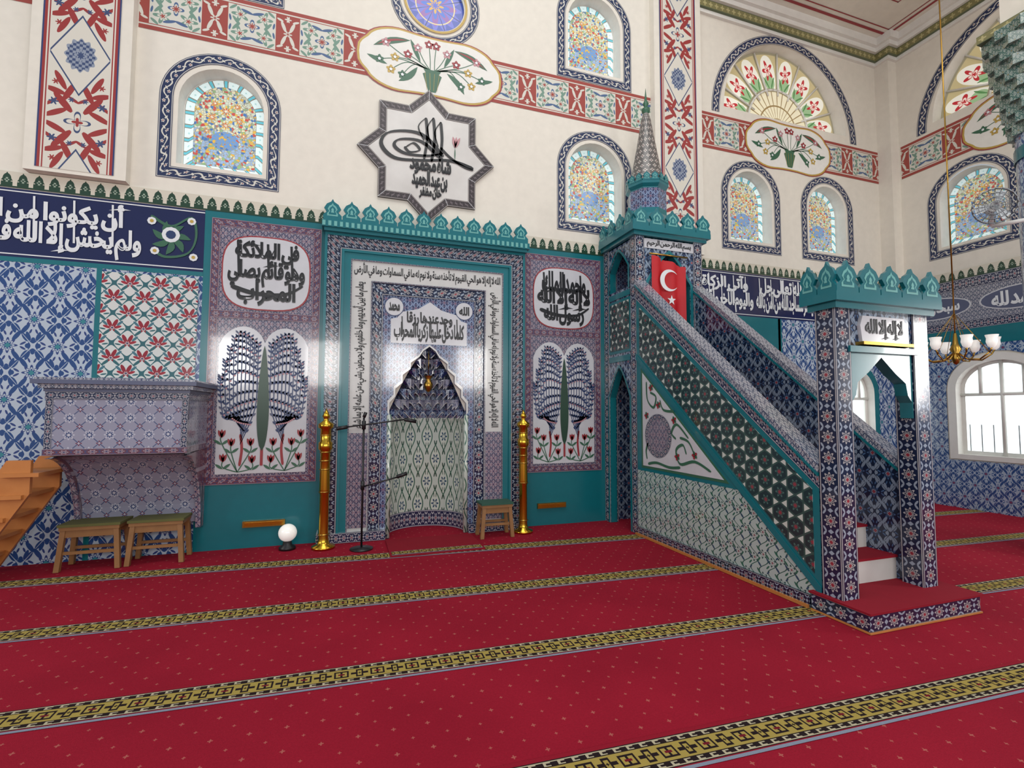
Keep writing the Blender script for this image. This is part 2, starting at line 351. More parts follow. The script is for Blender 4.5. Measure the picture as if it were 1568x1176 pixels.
def arch(cx,z0,zs,hw,H_,n=20,pointed=False):
    L=[(cx-hw,z0)]
    for i in range(n+1):
        if pointed:
            s_=i/n
            if s_<=.5: k=s_*2; x=-hw+hw*k; z=H_*math.sin(k*pi/2*.8)/math.sin(pi/2*.8)
            else: k=(1-s_)*2; x=hw-hw*k; z=H_*math.sin(k*pi/2*.8)/math.sin(pi/2*.8)
            L.append((cx+x,zs+z))
        else:
            t=pi-pi*i/n; L.append((cx+hw*math.cos(t),zs+H_*math.sin(t)))
    L.append((cx+hw,z0)); return L
FW=lambda u,v,h:(u,-h,v)
XR=9.84
RW=lambda u,v,h:(XR-h,u,v)
# ---------------------------------------------------------------- Arabic lettering (font outlines -> mesh)
AF={}
c_=0xFE80
for ch,n in [('ء',1),('آ',2),('أ',2),('ؤ',2),('إ',2),('ئ',4),('ا',2),('ب',4),('ة',2),('ت',4),('ث',4),('ج',4),('ح',4),('خ',4),('د',2),('ذ',2),('ر',2),('ز',2),('س',4),('ش',4),('ص',4),('ض',4),('ط',4),('ظ',4),('ع',4),('غ',4),('ف',4),('ق',4),('ك',4),('ل',4),('م',4),('ن',4),('ه',4),('و',2),('ى',2),('ي',4)]:
    AF[ch]=[c_+i for i in range(n)]; c_+=n
AF['\u0001']=[0xFEFB,0xFEFC]
def shape(t):
    t=t.replace('لا','\u0001'); out=[]
    for i,ch in enumerate(t):
        if ch not in AF: out.append(ch); continue
        p=i>0 and t[i-1] in AF and len(AF[t[i-1]])==4
        n=len(AF[ch])==4 and i+1<len(t) and t[i+1] in AF and t[i+1]!='ء'
        k=3 if p and n else 1 if p else 2 if n else 0
        out.append(chr(AF[ch][min(k,len(AF[ch])-1)]))
    return ''.join(out[::-1])
TC={}
def tmesh(s,bev,sp):
    if (s,bev,sp) in TC: return TC[(s,bev,sp)]
    c=bpy.data.curves.new('lettering','FONT'); c.body=shape(s); c.size=1; c.bevel_depth=bev; c.bevel_resolution=0; c.resolution_u=3; c.space_word=sp
    o=bpy.data.objects.new('lettering',c); S.collection.objects.link(o)
    bpy.context.view_layer.update()
    dg=bpy.context.evaluated_depsgraph_get(); e=o.evaluated_get(dg); me=e.to_mesh()
    V=[tuple(v.co) for v in me.vertices]; P=[tuple(p.vertices) for p in me.polygons]; e.to_mesh_clear()
    bpy.data.objects.remove(o); TC[(s,bev,sp)]=(V,P); return V,P
def text(d,s,x0,z0,w,h,mp,hh,m,bev=.022,sp=.55):
    V,P=tmesh(s,bev,sp)
    if not V: return
    xs=[v[0] for v in V];ys=[v[1] for v in V]; a,b,c,e=min(xs),max(xs),min(ys),max(ys)
    Q=[mp(x0+(v[0]-a)/(b-a)*w,z0+(v[1]-c)/(e-c)*h,hh+.001*(v[2]/bev+1)) for v in V]
    base=len(d.v); d.v+=Q; k=d.mi(m)
    for p in P:
        d.f.append(tuple(base+i for i in p)); d.m.append(k); d.sm.append(False); d.uv+=[(0,0)]*len(p)
# ---------------------------------------------------------------- room shell
CX=1.01
holes=[]
wins=[(-1.49,4.27),(3.51,4.27),(-1.49,6.62),(3.51,6.62),(6.5,4.32),(8.26,4.32),(-4.9,4.27)]
for cx,zb in wins: holes.append(arch(cx,zb+.19,zb+.95,.45,.46,16))
holes.append([(1.05+.40*math.cos(2*pi*i/32),7.24+.40*math.sin(2*pi*i/32)) for i in range(32)])
holes.append([(7.38+1.42*math.cos(pi*i/32),6.78+1.42*math.sin(pi*i/32)) for i in range(33)])
holes.append(arch(8.85,.85,1.95,.42,.42,12))
wf=MB('wall_front')
outer=[(-9,0),(CX-.52,0)]+arch(CX,0,1.55,.52,.9,12,True)[1:-1]+[(CX+.52,0),(XR+.3,0),(XR+.3,10.5),(-9,10.5)]
wf.prism(outer,FW,0,0,'plaster',holes=holes)
wf.build()
wr=MB('wall_right')
rholes=[arch(-1.32,4.49,5.27,.45,.46,16),arch(-4.0,4.49,5.27,.45,.46,16),[( -2.24+1.42*math.cos(pi*i/32),6.78+1.42*math.sin(pi*i/32)) for i in range(33)],arch(-1.55,.9,2.0,.56,.45,12),arch(-3.6,.9,2.0,.56,.45,12)]
wr.prism([(0,0),(-9,0),(-9,10.5),(0,10.5)],RW,0,0,'plaster',holes=rholes); wr.build()
fl=MB('floor'); fl.face([(-9,-12,0),(XR,-12,0),(XR,0.6,0),(-9,0.6,0)],'carpet_red')
for y0 in (-.80,-2.08,-3.26,-4.38,-5.5,-6.6,-7.7):
    A=(-9,y0+.045*9); B=(XR,y0-.045*XR); w=.125
    fl.face([(A[0],A[1]-w,.003),(B[0],B[1]-w,.003),(B[0],B[1]+w,.003),(A[0],A[1]+w,.003)],'carpet_stripe_m',[(0,0),(18.9,0),(18.9,1),(0,1)])
fl.build()
ce=MB('ceiling'); ce.box(5.3,XR,-7,0,8.72,8.9,'plaster')
for o,k in ((.30,.05),(.42,.02),(.9,.02),(1.0,.05)):
    ce.face([(5.5,-o,8.715),(XR-o,-o,8.715),(XR-o,-o-k,8.715),(5.5,-o-k,8.715)],'red_ink')
    ce.face([(XR-o,-o,8.715),(XR-o-k,-o,8.715),(XR-o-k,-6,8.715),(XR-o,-6,8.715)],'red_ink')
ce.build()
def window(i,mp,cx,zb):
    p=emp('window_%d'%i)
    d=MB('border',p); O=arch(cx,zb,zb+.98,.64,.61,24); I=arch(cx,zb+.14,zb+.98,.50,.48,24)
    d.strip(O,I,mp,.006,'scroll_navy'); d.strip([(cx-.64,zb),(cx+.64,zb)][::-1],[(cx-.50,zb+.14),(cx+.50,zb+.14)][::-1],mp,.006,'scroll_navy')
    d.build()
    g=MB('reveal',p); R=arch(cx,zb+.19,zb+.95,.45,.46,24); g.strip(R+[R[0]],R+[R[0]],mp,0,'reveal',h2=-.22); g.build()
    q=MB('stained_pane',p); I2=arch(cx,zb+.30,zb+.95,.335,.36,24)
    q.poly(R,mp,-.2,'reveal')
    R3=arch(cx,zb+.21,zb+.95,.435,.45,24)
    q.strip(R3+[R3[0]],I2+[I2[0]],mp,-.195,'edge_glass'); q.poly(I2,mp,-.193,'stained_glass',[(a-cx,(b-zb-.85)) for a,b in I2])
    q.build()
n=1
for cx,zb in wins: window(n,FW,cx,zb); n+=1
for cy in (-1.32,-4.0): window(n,RW,cy,4.30); n+=1
def lunette(i,mp,c,zb=6.66):
    p=emp('window_%d'%i); d=MB('border',p)
    O=[(c+1.68*math.cos(pi*k/40),zb+1.68*math.sin(pi*k/40)) for k in range(41)]; I=[(c+1.52*math.cos(pi*k/40),zb+1.52*math.sin(pi*k/40)) for k in range(41)]
    d.strip(O,I,mp,.006,'scroll_navy'); d.build()
    L=[(c+1.42*math.cos(pi*k/40),zb+.12+1.42*math.sin(pi*k/40)) for k in range(41)]
    r=MB('reveal',p); r.strip(L+[L[0]],L+[L[0]],mp,0,'reveal',h2=-.25); r.build()
    q=MB('fan_pane',p)
    for k in range(48):
        a,b=pi*k/48,pi*(k+1)/48
        for j in range(6):
            r0,r1=1.42*j/6,1.42*(j+1)/6
            q.face([mp(c+r_*math.cos(t),zb+.12+r_*math.sin(t),-.22) for r_,t in((r0,a),(r1,a),(r1,b),(r0,b))],'fan_glass',[(k/48,j/6),(k/48,(j+1)/6),((k+1)/48,(j+1)/6),((k+1)/48,j/6)])
    for k in range(9):
        t=pi*k/8; q.tube(mp(c+.6*math.cos(t),zb+.13+.6*math.sin(t),-.2),mp(c+1.4*math.cos(t),zb+.13+1.4*math.sin(t),-.2),.016,'reveal',6)
    q.path([mp(c+.7*math.cos(pi*k/20),zb+.13+.7*math.sin(pi*k/20),-.2) for k in range(21)],.018,'reveal',6)
    q.build()
lunette(n,FW,7.38); n+=1
lunette(n,RW,-2.24); n+=1
def daywin(i,mp,c,z0,zs,hw,hh,fm='teal_paint'):
    p=emp('window_%d'%i); d=MB('frame',p)
    O=arch(c,z0-.08,zs,hw+.12,hh+.12,16); I=arch(c,z0,zs,hw,hh,16)
    d.strip(O+[O[0]],I+[I[0]],mp,.02,fm); d.strip(I+[I[0]],I+[I[0]],mp,.02,'white_paint',h2=-.2)
    J=arch(c,z0+.06,zs,hw-.06,hh-.05,16); d.strip(I+[I[0]],J+[J[0]],mp,-.12,'white_paint')
    d.build()
    b=MB('mullions',p)
    for (u0,v0,u1,v1) in ((c,z0,c,zs+hh),(c-hw,zs-.1,c+hw,zs-.1),(c-hw*.5,zs-.1,c-hw*.5,zs+hh*.8),(c+hw*.5,zs-.1,c+hw*.5,zs+hh*.8)):
        b.tube(mp(u0,v0,-.12),mp(u1,v1,-.12),.028,'white_paint',6)
    for k in range(7):
        x=c-hw+.08+(2*hw-.16)*k/6; b.tube(mp(x,z0,-.17),mp(x,zs-.6,-.17),.008,'grey_metal',5)
    b.build()
    g=MB('pane',p); g.poly(I,mp,-.19,'day_glass'); g.build()
daywin(n,RW,-1.55,.9,2.0,.56,.45,'white_paint');n+=1
daywin(n,RW,-3.6,.9,2.0,.56,.45,'white_paint');n+=1
daywin(n,FW,8.85,.85,1.95,.42,.42);n+=1
p=emp('window_%d'%n); d=MB('border',p)
def ring(d,cx,cz,r0,r1,mp,h,m,n=40):
    A=[(cx+r0*math.cos(2*pi*k/n),cz+r0*math.sin(2*pi*k/n)) for k in range(n)];B=[(cx+r1*math.cos(2*pi*k/n),cz+r1*math.sin(2*pi*k/n)) for k in range(n)]
    d.strip(A,B,mp,h,m,closed=True)
ring(d,1.05,7.24,.62,.49,FW,.006,'scroll_navy'); ring(d,1.05,7.24,.445,.415,FW,.015,'yellow_ink'); ring(d,1.05,7.24,.40,.399,FW,.0,'reveal'); d.build()
d=MB('rose_pane',p); d.circ(1.05,7.24,.41,FW,-.05,'stained_purple',40,True); d.build()
# ---------------------------------------------------------------- painted trims
t1=emp('trim_1'); t=MB('red_bands',t1)
for x0,x1 in ((-9,-3.3),(-2.36,4.5),(5.42,9.62)):
    t.rect(x0,x1,5.99,6.61,FW,.005,'red_band',[(x0,0),(x1,0),(x1,1),(x0,1)])
t.rect(-.28,-9,5.99,6.61,RW,.005,'red_band',[(.0,0),(8.6,0),(8.6,1),(0,1)])
t.build()
t=MB('trim_2')
for x0 in (-3.17,4.60):
    t.box(x0-.10,x0+.80,-.12,0.0,4.12,10.5,'plaster')
    t.rect(x0,x0+.69,4.16,10.4,FW,.126,'pilaster_paint',[(-.5,4.16),(.5,4.16),(.5,10.4),(-.5,10.4)])
t.box(9.62,XR,-.25,0,4.1,8.7,'plaster')
t.build()
t=MB('trim_3')
for k,(a,b,o) in enumerate(((8.30,8.36,.05),(8.36,8.50,.09),(8.50,8.58,.14),(8.58,8.72,.2))):
    m='olive_gold' if k==1 else 'reveal'
    t.box(5.35,9.62-o,-o,0,a,b,m,post='h'); t.box(XR-o,XR,-7,-.25-o,a,b,m,post='h'); t.box(9.62-o,XR,-.25-o,0,a,b,m,post='h')
t.build()
t=MB('trim_4')
for x0,x1 in ((-9,-.32),(2.35,3.62),(4.7,XR)): t.rect(x0,x1,3.94,4.11,FW,.02,'crenel_tile',[(x0,0),(x1,0),(x1,1),(x0,1)])
t.rect(0,-9,3.86,4.02,RW,.02,'crenel_tile',[(0,0),(9,0),(9,1),(0,1)])
t.build()
def cartouche(mp,c,name):
    d=MB(name,t1); z=6.3
    P=[]
    for k in range(64):
        a=2*pi*k/64; ca,sa=math.cos(a),math.sin(a)
        e=.98 if abs(ca)<.78 else 1
        P.append((c+.93*(1+.03*math.cos(8*a))*abs(ca)**.75*(1 if ca>0 else -1),z+.42*abs(sa)**.62*(1 if sa>0 else -1)*(1+.06*math.cos(6*a))*e))
    d.poly([(c+(x-c)*1.05,z+(y-z)*1.09) for x,y in P],mp,.009,'red_ink'); d.poly([(c+(x-c)*1.03,z+(y-z)*1.06) for x,y in P],mp,.011,'yellow_ink'); d.poly(P,mp,.012,'reveal')
    d.poly([(c-.05,z-.36),(c+.05,z-.36),(c+.13,z-.12),(c+.09,z-.1),(c+.12,z-.05),(c-.12,z-.05),(c-.09,z-.1),(c-.13,z-.12)],mp,.015,'green_ink')
    for k in range(4): d.stroke([(c-.07+.045*k,z-.34),(c-.1+.065*k,z-.1)],.012,mp,.017,'yellow_ink')
    for s in (-1,1):
        for (x,y,cc) in ((.05,.3,'red_ink'),(.2,.22,'pink_ink'),(.33,.1,'red_ink'),(.5,.02,'yellow_ink'),(.62,.2,'pink_ink'),(.7,-.05,'green_ink'),(.4,-.2,'green_ink'),(.55,-.16,'yellow_ink')):
            d.stroke([(c+s*.03,z-.06),(c+s*x*.6,z+y*.2+.02),(c+s*x,z+y)],.012,mp,.0135,'green_ink',mind=.8)
            for j in range(5):
                a=2*pi*j/5+.3; d.leaf(c+s*x,z+y,c+s*x+.065*math.cos(a),z+y+.065*math.sin(a),.045,mp,.015,cc)
            d.circ(c+s*x,z+y,.02,mp,.017,'white_ink',8)
        d.leaf(c+s*.3,z+.3,c+s*.78,z+.12,.09,mp,.0145,'green_ink',.03*s); d.leaf(c+s*.34,z+.29,c+s*.74,z+.14,.03,mp,.0155,'red_ink',.03*s); d.leaf(c+s*.2,z-.05,c+s*.45,z-.3,.08,mp,.0145,'green_ink',.03)
        d.leaf(c+s*.6,z-.1,c+s*.86,z-.02,.06,mp,.0145,'green_ink'); d.leaf(c+s*.16,z+.02,c+s*.3,z+.32,.06,mp,.0145,'green_ink')
    d.build()
cartouche(FW,CX,'floral_cartouche'); cartouche(FW,7.38,'floral_cartouche'); cartouche(RW,-2.24,'floral_cartouche')
# star plaque
d=MB('tughra_star_plaque'); c0=(.97,5.03)
def star(R,k=.765): 
    return [(c0[0]+(R if i%2==0 else R*k)*math.cos(pi*i/8+.0),c0[1]+(R if i%2==0 else R*k)*math.sin(pi*i/8)) for i in range(16)]
d.prism(star(.92),FW,0.004,.03,'marble_m',side='black_ink'); d.strip(star(.92),star(.78),FW,.035,'brown_border',closed=True)
for i in range(16):
    a,b=star(.92)[i],star(.78)[i]; d.stroke([a,b],.008,FW,.037,'white_ink',mind=1)
def tg(P,w=.035,m='black_ink'): d.stroke([(c0[0]+a,c0[1]+b+.04) for a,b in P],w*1.25,FW,.04,m,nib=.6,mind=.35)
tg([(-.04,.48),(-.02,.2),(-.06,-.1)]);tg([(.06,.50),(.08,.2),(.04,-.12)]);tg([(.16,.46),(.18,.2),(.15,-.1)])
tg([(-.04,.48),(-.14,.34),(-.06,.16)],.016);tg([(.06,.50),(-.02,.34),(.03,.12)],.016);tg([(.16,.46),(.08,.3),(.13,.1)],.016)
tg([(.16,.1),(.3,-.02),(.5,-.12),(.62,-.14)],.03)
tg([(.2,-.02),(-.1,.24),(-.5,.2),(-.62,.02),(-.45,-.14),(-.1,-.12),(.3,-.06),(.62,-.12)],.045)
tg([(.15,-.04),(-.1,.14),(-.38,.12),(-.45,.02),(-.3,-.06),(0,-.04),(.2,.03)],.04)
tg([(-.3,.03),(-.2,.1),(-.12,.02),(-.25,-.03),(-.32,.03)],.03)
text(d,'شاه محمود',c0[0]-.25,c0[1]-.28,.56,.28,FW,.041,'black_ink',.055,.3); text(d,'بن عبد الحميد',c0[0]-.22,c0[1]-.48,.48,.27,FW,.041,'black_ink',.055,.3); text(d,'خان مظفر',c0[0]-.12,c0[1]-.6,.3,.18,FW,.041,'black_ink',.06,.3)
for a in range(3): d.leaf(c0[0]+.36,c0[1]+.17,c0[0]+.33+.05*a,c0[1]+.33,.04,FW,.04,'pink_ink')
d.leaf(c0[0]+.36,c0[1]+.0,c0[0]+.36,c0[1]+.17,.015,FW,.04,'green_ink')
d.build()
# ---------------------------------------------------------------- wall tiling
w=MB('wall_front_tiles')
w.rect(-9,-1.6,0,3.15,FW,.012,'blue_damask'); 
w.rect(-9,-1.62,3.15,3.2,FW,.016,'teal_paint')
w.rect(-9,-1.62,3.2,3.93,FW,.016,'navy_tile')
w.rect(-2.58,-1.66,1.95,3.12,FW,.02,'red_flower_tile'); 
w.rect(-2.63,-2.58,0,3.15,FW,.018,'teal_paint')
w.rect(-1.62,-.3,0,3.94,FW,.014,'teal_paint'); w.rect(2.3,3.66,0,3.94,FW,.014,'teal_paint')
w.rect(3.6,5.6,0,3.2,FW,.012,'parapet_damask')
w.prism([(5.6,0),(XR,0),(XR,3.2),(5.6,3.2)],FW,.012,.012,'blue_damask',holes=[arch(8.85,.75,1.95,.55,.55,12)])
w.rect(4.7,7.05,2.6,3.2,FW,.02,'teal_paint'); w.rect(7.0,7.08,0,3.2,FW,.02,'teal_paint'); w.rect(8.1,8.16,0,3.2,FW,.02,'teal_paint')
w.rect(4.6,XR,3.2,3.93,FW,.016,'navy_tile')
for z in (3.225,3.895): 
    w.rect(4.6,XR,z,z+.012,FW,.02,'white_ink'); w.rect(-9,-1.62,z,z+.012,FW,.02,'white_ink')
w.build()
w=MB('calligraphy_frieze')
Lo=['واليوم الآخر وأقام الصلاة','إنما يعمر مساجد الله من آمن بالله','ولم يخش إلا الله فعسى أولئك']
Up=['وآتى الزكاة ولم','قال الله تعالى جل','أن يكونوا من المهتدين']
def frieze(xa,xb,seg,k0):
    x=xa;k=k0
    while x<xb-.05:
        e=min(xb,x+seg); text(w,Lo[k%3],x+.03,3.25,e-x-.06,.42,FW,.024,'white_ink',.038,.3); text(w,Up[k%3],x+.12,3.56,e-x-.26,.32,FW,.024,'white_ink',.042,.4)
        for i in range(6): w.stroke([(x+.12+(e-x)*i/6.2,3.40),(x+.105+(e-x)*i/6.2,3.87)],.036,FW,.0245,'white_ink',nib=.3)
        x=e;k+=1
frieze(-6.5,-2.2,2.15,1); frieze(4.95,9.6,1.55,0)
for k in range(7):
    a=k*.9; x,z=-1.95+.2*math.cos(a),3.56+.2*math.sin(a)
    w.leaf(-1.95,3.56,x,z,.07,FW,.024,'green_ink',.03)
w.circ(-1.95,3.6,.09,FW,.026,'white_ink',12); w.circ(-1.95,3.6,.05,FW,.028,'blue_ink',10)
w.stroke([(-2.15,3.8),(-1.95,3.7),(-1.75,3.82),(-1.7,3.6),(-1.78,3.4),(-2.0,3.34),(-2.12,3.42)],.03,FW,.025,'green_ink',mind=.6)
for x,z in((-1.75,3.78),(-2.1,3.4),(-1.72,3.36),(-2.14,3.74)): 
    w.circ(x,z,.045,FW,.026,'white_ink',8); w.circ(x,z,.02,FW,.028,'yellow_ink',8)
w.build()
w=MB('wall_right_tiles')
w.prism([(0,0),(-9,0),(-9,2.72),(0,2.72)],RW,.012,.012,'right_damask',holes=[arch(-1.55,.8,2.0,.7,.6,12),arch(-3.6,.8,2.0,.7,.6,12)])
w.rect(0,-9,2.72,3.0,RW,.016,'teal_paint'); w.rect(0,-9,3.0,3.14,RW,.018,'chain_fine',[(0,0),(9,0),(9,1),(0,1)])
w.rect(0,-9,3.14,3.68,RW,.016,'rail_tile'); w.rect(0,-9,3.68,3.86,RW,.018,'chain_fine',[(0,0),(9,0),(9,1),(0,1)])
RWf=lambda u,v,h:(XR-h,-u,v)
for k in range(7):
    c=-.75-k*1.15
    P=[(c+.5*math.cos(a)*(1 if abs(math.cos(a))<.8 else 1.05),3.41+.19*math.sin(a)) for a in [2*pi*i/24 for i in range(24)]]
    w.poly(P,RW,.02,'panel_white'); w.poly([(c+(a-c)*.95,3.41+(b-3.41)*.9) for a,b in P],RW,.022,'grey_ink')
    text(w,['سبحان الله','الحمد لله','الله أكبر'][k%3],-c-.36,3.29,.72,.24,RWf,.025,'white_ink',.04,.3)
w.build()
# cypress panels
def cyp(c,name,words):
    d=MB(name); hw=.60; mp=FW
    def rframe(x0,x1,z0,z1,k,h,m): 
        O=[(x0,z0),(x1,z0),(x1,z1),(x0,z1)];I=[(x0+k,z0+k),(x1-k,z0+k),(x1-k,z1-k),(x0+k,z1-k)]; d.strip(O,I,mp,h,m,closed=True)
    d.rect(c-hw,c+hw,.74,3.86,mp,.02,'soft_damask'); rframe(c-hw,c+hw,.74,3.86,.09,.024,'chain_red')
    d.rect(c-hw+.02,c+hw-.02,2.68,2.77,mp,.026,'chain_red',[(0,0),(1.2,0),(1.2,1),(0,1)])
    def sup(cx,cz,a,b,e=3.2,n=40): 
        return [(cx+a*abs(math.cos(t))**(2/e)*(1 if math.cos(t)>0 else -1),cz+b*abs(math.sin(t))**(2/e)*(1 if math.sin(t)>0 else -1)) for t in [2*pi*(i+.5)/n for i in range(n)]]
    d.poly(sup(c,3.24,.485,.45),mp,.028,'red_ink'); d.poly(sup(c,3.24,.47,.435),mp,.03,'panel_white')
    rows=[(2.84,.30,.64),(3.06,.34,.84),(3.31,.32,.70)]
    for (z,h,wd),s in zip(rows,words): text(d,s,c-wd/2,z,wd,h,mp,.034,'black_ink',.052,.3)
    d.stroke([(c-.38,3.06),(c-.12,2.99),(c+.2,3.0),(c+.4,3.12)],.055,mp,.0355,'black_ink')
    for x in (-.3,.02,.28): d.stroke([(c+x,3.2),(c+x-.02,3.6)],.05,mp,.0355,'black_ink',nib=.3)
    A=[(c-.48,.86)]+[(c-.48+.96*i/24, 2.36+.2*abs(math.sin(pi*i/12))**.6+.04*math.sin(pi*i/24)) for i in range(25)]+[(c+.48,.86)]
    d.poly(A,mp,.028,'panel_white')
    d.poly([(c-.015,.95),(c+.015,.95),(c+.015,1.15),(c-.015,1.15)],mp,.034,'red_ink')
    cy=[]
    for i in range(21):
        t=i/20; cy.append((.085*math.sin(pi*t)**.55*(1-.55*t),1.12+1.25*t))
    d.poly([(c+a,b) for a,b in cy]+[(c-a,b) for a,b in cy[::-1]],mp,.036,'dark_green_ink')
    for s in(-1,1):
        bx=c+s*.23
        d.stroke([(bx,.95),(bx-s*.02,1.15),(bx,1.32)],.03,mp,.031,'red_ink',mind=.9)
        for k in range(10):
            f=k/9; ex=c+s*(.07+.38*f); ez=2.38+.12*math.sin(pi*f)-.5*max(0,f-.6)*2*f
            P=[(bx,1.2+.04*k),(bx+(ex-bx)*(.75 if f>.4 else .9),1.5+.12*(1-f)),(ex,1.5+(ez-1.5)*.65),(ex,ez)]
            d.stroke(P,.011,mp,.031,'blue_ink',mind=1); Q=cat(P,5)
            for i in range(2,len(Q)):
                x,z=Q[i]
                for q in (-1,1):
                    d.leaf(x,z,x+q*.034,z+.040,.022,mp,.0325,'blue_ink' if (i+k)%4 else 'grey_ink')
                if i%3==0: d.circ(x+.012*q,z,.011,mp,.033,'pink_ink',6)
        for (x,z) in ((.4,1.02),(.32,1.2),(.1,1.0),(.42,1.3),(.12,1.2)):
            x=c+s*x; d.stroke([(c+s*.25,.88),(x,z-.08),(x,z)],.012,mp,.031,'green_ink',mind=1)
            for a in (1.1,1.57,2.04): d.leaf(x,z-.02,x+.08*math.cos(a),z+.08*math.sin(a),.035,mp,.034,'red_ink')
            d.leaf(x,z-.1,x+.08,z-.04,.03,mp,.032,'green_ink'); d.leaf(x,z-.1,x-.08,z-.04,.03,mp,.032,'green_ink')
    d.build()
cyp(-.945,'cypress_tile_panel',['المحراب','وهو قائم يصلي','في الملائكة']); cyp(2.965,'cypress_tile_panel',['رسول الله','لا إله إلا الله','محمد الملك'])
d=MB('brass_wall_vent')
d.box(-1.12,-.67,-.05,-.014,.24,.31,'brass'); d.box(-1.10,-.69,-.055,-.05,.255,.295,'gold'); d.build()
d=MB('brass_wall_vent'); d.box(2.55,2.98,-.05,-.014,.24,.31,'brass'); d.box(2.57,2.96,-.055,-.05,.255,.295,'gold'); d.build()
def merlons(d,a,b,z,h,n,mp2,th=.03,m='teal_paint'):
    w=(b-a)/n
    sh=[(-.48,0),(-.48,.18),(-.30,.34),(-.44,.52),(-.30,.74),(-.08,.86),(0,1.0),(.08,.86),(.30,.74),(.44,.52),(.30,.34),(.48,.18),(.48,0)]
    for i in range(n):
        c=a+w*(i+.5); P=[(c+x*w,z+y*h) for x,y in sh]; d.prism(P,mp2,0,th,m)
        Q=[(c+x*w*.58,z+.14*h+y*h*.66) for x,y in sh]; R=[(c+x*w*.40,z+.21*h+y*h*.47) for x,y in sh]; R2=[(c+x*w*.16,z+.3*h+y*h*.26) for x,y in sh]
        d.poly(Q,mp2,th+.002,'pale_teal'); d.poly(R,mp2,th+.004,m); d.poly(R2,mp2,th+.006,'pale_teal')
# ---------------------------------------------------------------- mihrab
mi=emp('mihrab',(0,0,0))
fr_=[(1.31,3.80),(1.11,3.61),(1.00,3.50),(.75,3.24),(.60,3.08)]
d=MB('frames',mi)
def U(w_,z_,zb=0): return [(CX-w_,zb),(CX-w_,z_),(CX+w_,z_),(CX+w_,zb)]
hs=[.13,.115,.10,.085]
ms=['chain_navy','teal_paint','white_tile','chain_post']
for k in range(4):
    d.strip(U(*fr_[k]),U(*fr_[k+1]),FW,hs[k],ms[k])
    nh=hs[k+1] if k<3 else .07
    d.strip(U(*fr_[k+1]),U(*fr_[k+1]),FW,hs[k],'teal_paint' if k<2 else 'navy_tile',h2=nh)
for w_,z_ in fr_[:2]:
    d.strip(U(w_+.0,z_+.0),U(w_-.03,z_-.03),FW,hs[0]+.006,'teal_paint')
for w_,z_ in (fr_[2],fr_[3]): d.strip(U(w_,z_),U(w_-.015,z_-.015),FW,hs[1]+.001,'chain_fine')
d.strip(U(1.31,3.80),U(1.31,3.80),FW,.13,'teal_paint',h2=0)
for s in(-1,1): 
    x0,x1=sorted((CX+s*.76,CX+s*.99)); d.rect(x0,x1,.16,1.32,FW,.104,'soft_damask')
d.box(CX-1.33,CX-.53,-.15,0,0.004,.12,'chain_fine',post='h'); d.box(CX+.53,CX+1.33,-.15,0,0.004,.12,'chain_fine',post='h')
d.build()
d=MB('frame_calligraphy',mi)
vb='الله لا إله إلا هو الحي القيوم لا تأخذه سنة ولا نوم له ما في السماوات وما في الأرض'; va='يعلم ما بين أيديهم وما خلفهم ولا يحيطون بشيء من علمه إلا بما شاء'
text(d,vb,CX-.96,3.28,1.92,.19,FW,.104,'black_ink',.022,.4)
text(d,va,1.38,.02,1.84,.18,lambda u,v,h:(CX-.77-v,-h,u),.104,'black_ink',.022,.4)
text(d,vb,1.38,.02,1.84,.18,lambda u,v,h:(CX+.77+v,-h,4.60-u),.104,'black_ink',.022,.4)
d.build()
d=MB('spandrel',mi)
head=[(CX-.5,1.55),(CX-.5,1.7),(CX-.43,1.78),(CX-.43,1.88),(CX-.34,1.96),(CX-.34,2.06),(CX-.24,2.14),(CX-.24,2.22),(CX-.13,2.3),(CX-.08,2.38),(CX,2.44)]
hd=head+[(2*CX-x,z) for x,z in head[::-1][1:]]
face=[(CX-.60,0.004),(CX-.5,0.004)]+hd+[(CX+.5,0.004),(CX+.60,0.004),(CX+.60,3.08),(CX-.60,3.08)]
d.prism(face,FW,.07,.0,'niche_damask')
d.strip(hd,[(CX+(x-CX)*1.05,z+.025) for x,z in hd],FW,.074,'white_tile')
pl=[(CX-.5,2.47),(CX-.5,2.78),(CX-.42,2.8),(CX-.35,2.88),(CX-.15,2.93),(CX,3.03),(CX+.15,2.93),(CX+.35,2.88),(CX+.42,2.8),(CX+.5,2.78),(CX+.5,2.47)]
d.poly(pl,FW,.074,'panel_white'); text(d,'كلما دخل عليها زكريا المحراب',CX-.46,2.49,.92,.26,FW,.078,'black_ink',.038,.3); text(d,'وجد عندها رزقا',CX-.3,2.70,.6,.19,FW,.078,'black_ink',.038,.3)
for x in (-.35,-.18,.02,.2,.37): d.stroke([(CX+x,2.58),(CX+x-.01,2.82)],.026,FW,.0795,'black_ink',nib=.3)
for s in(-1,1):
    d.circ(CX+s*.46,2.94,.125,FW,.074,'blue_ink'); d.circ(CX+s*.46,2.94,.115,FW,.076,'panel_white'); text(d,'الله' if s>0 else 'محمد',CX+s*.46-.07,2.88,.14,.12,FW,.078,'black_ink',.045,.3)
d.build()
d=MB('niche',mi)
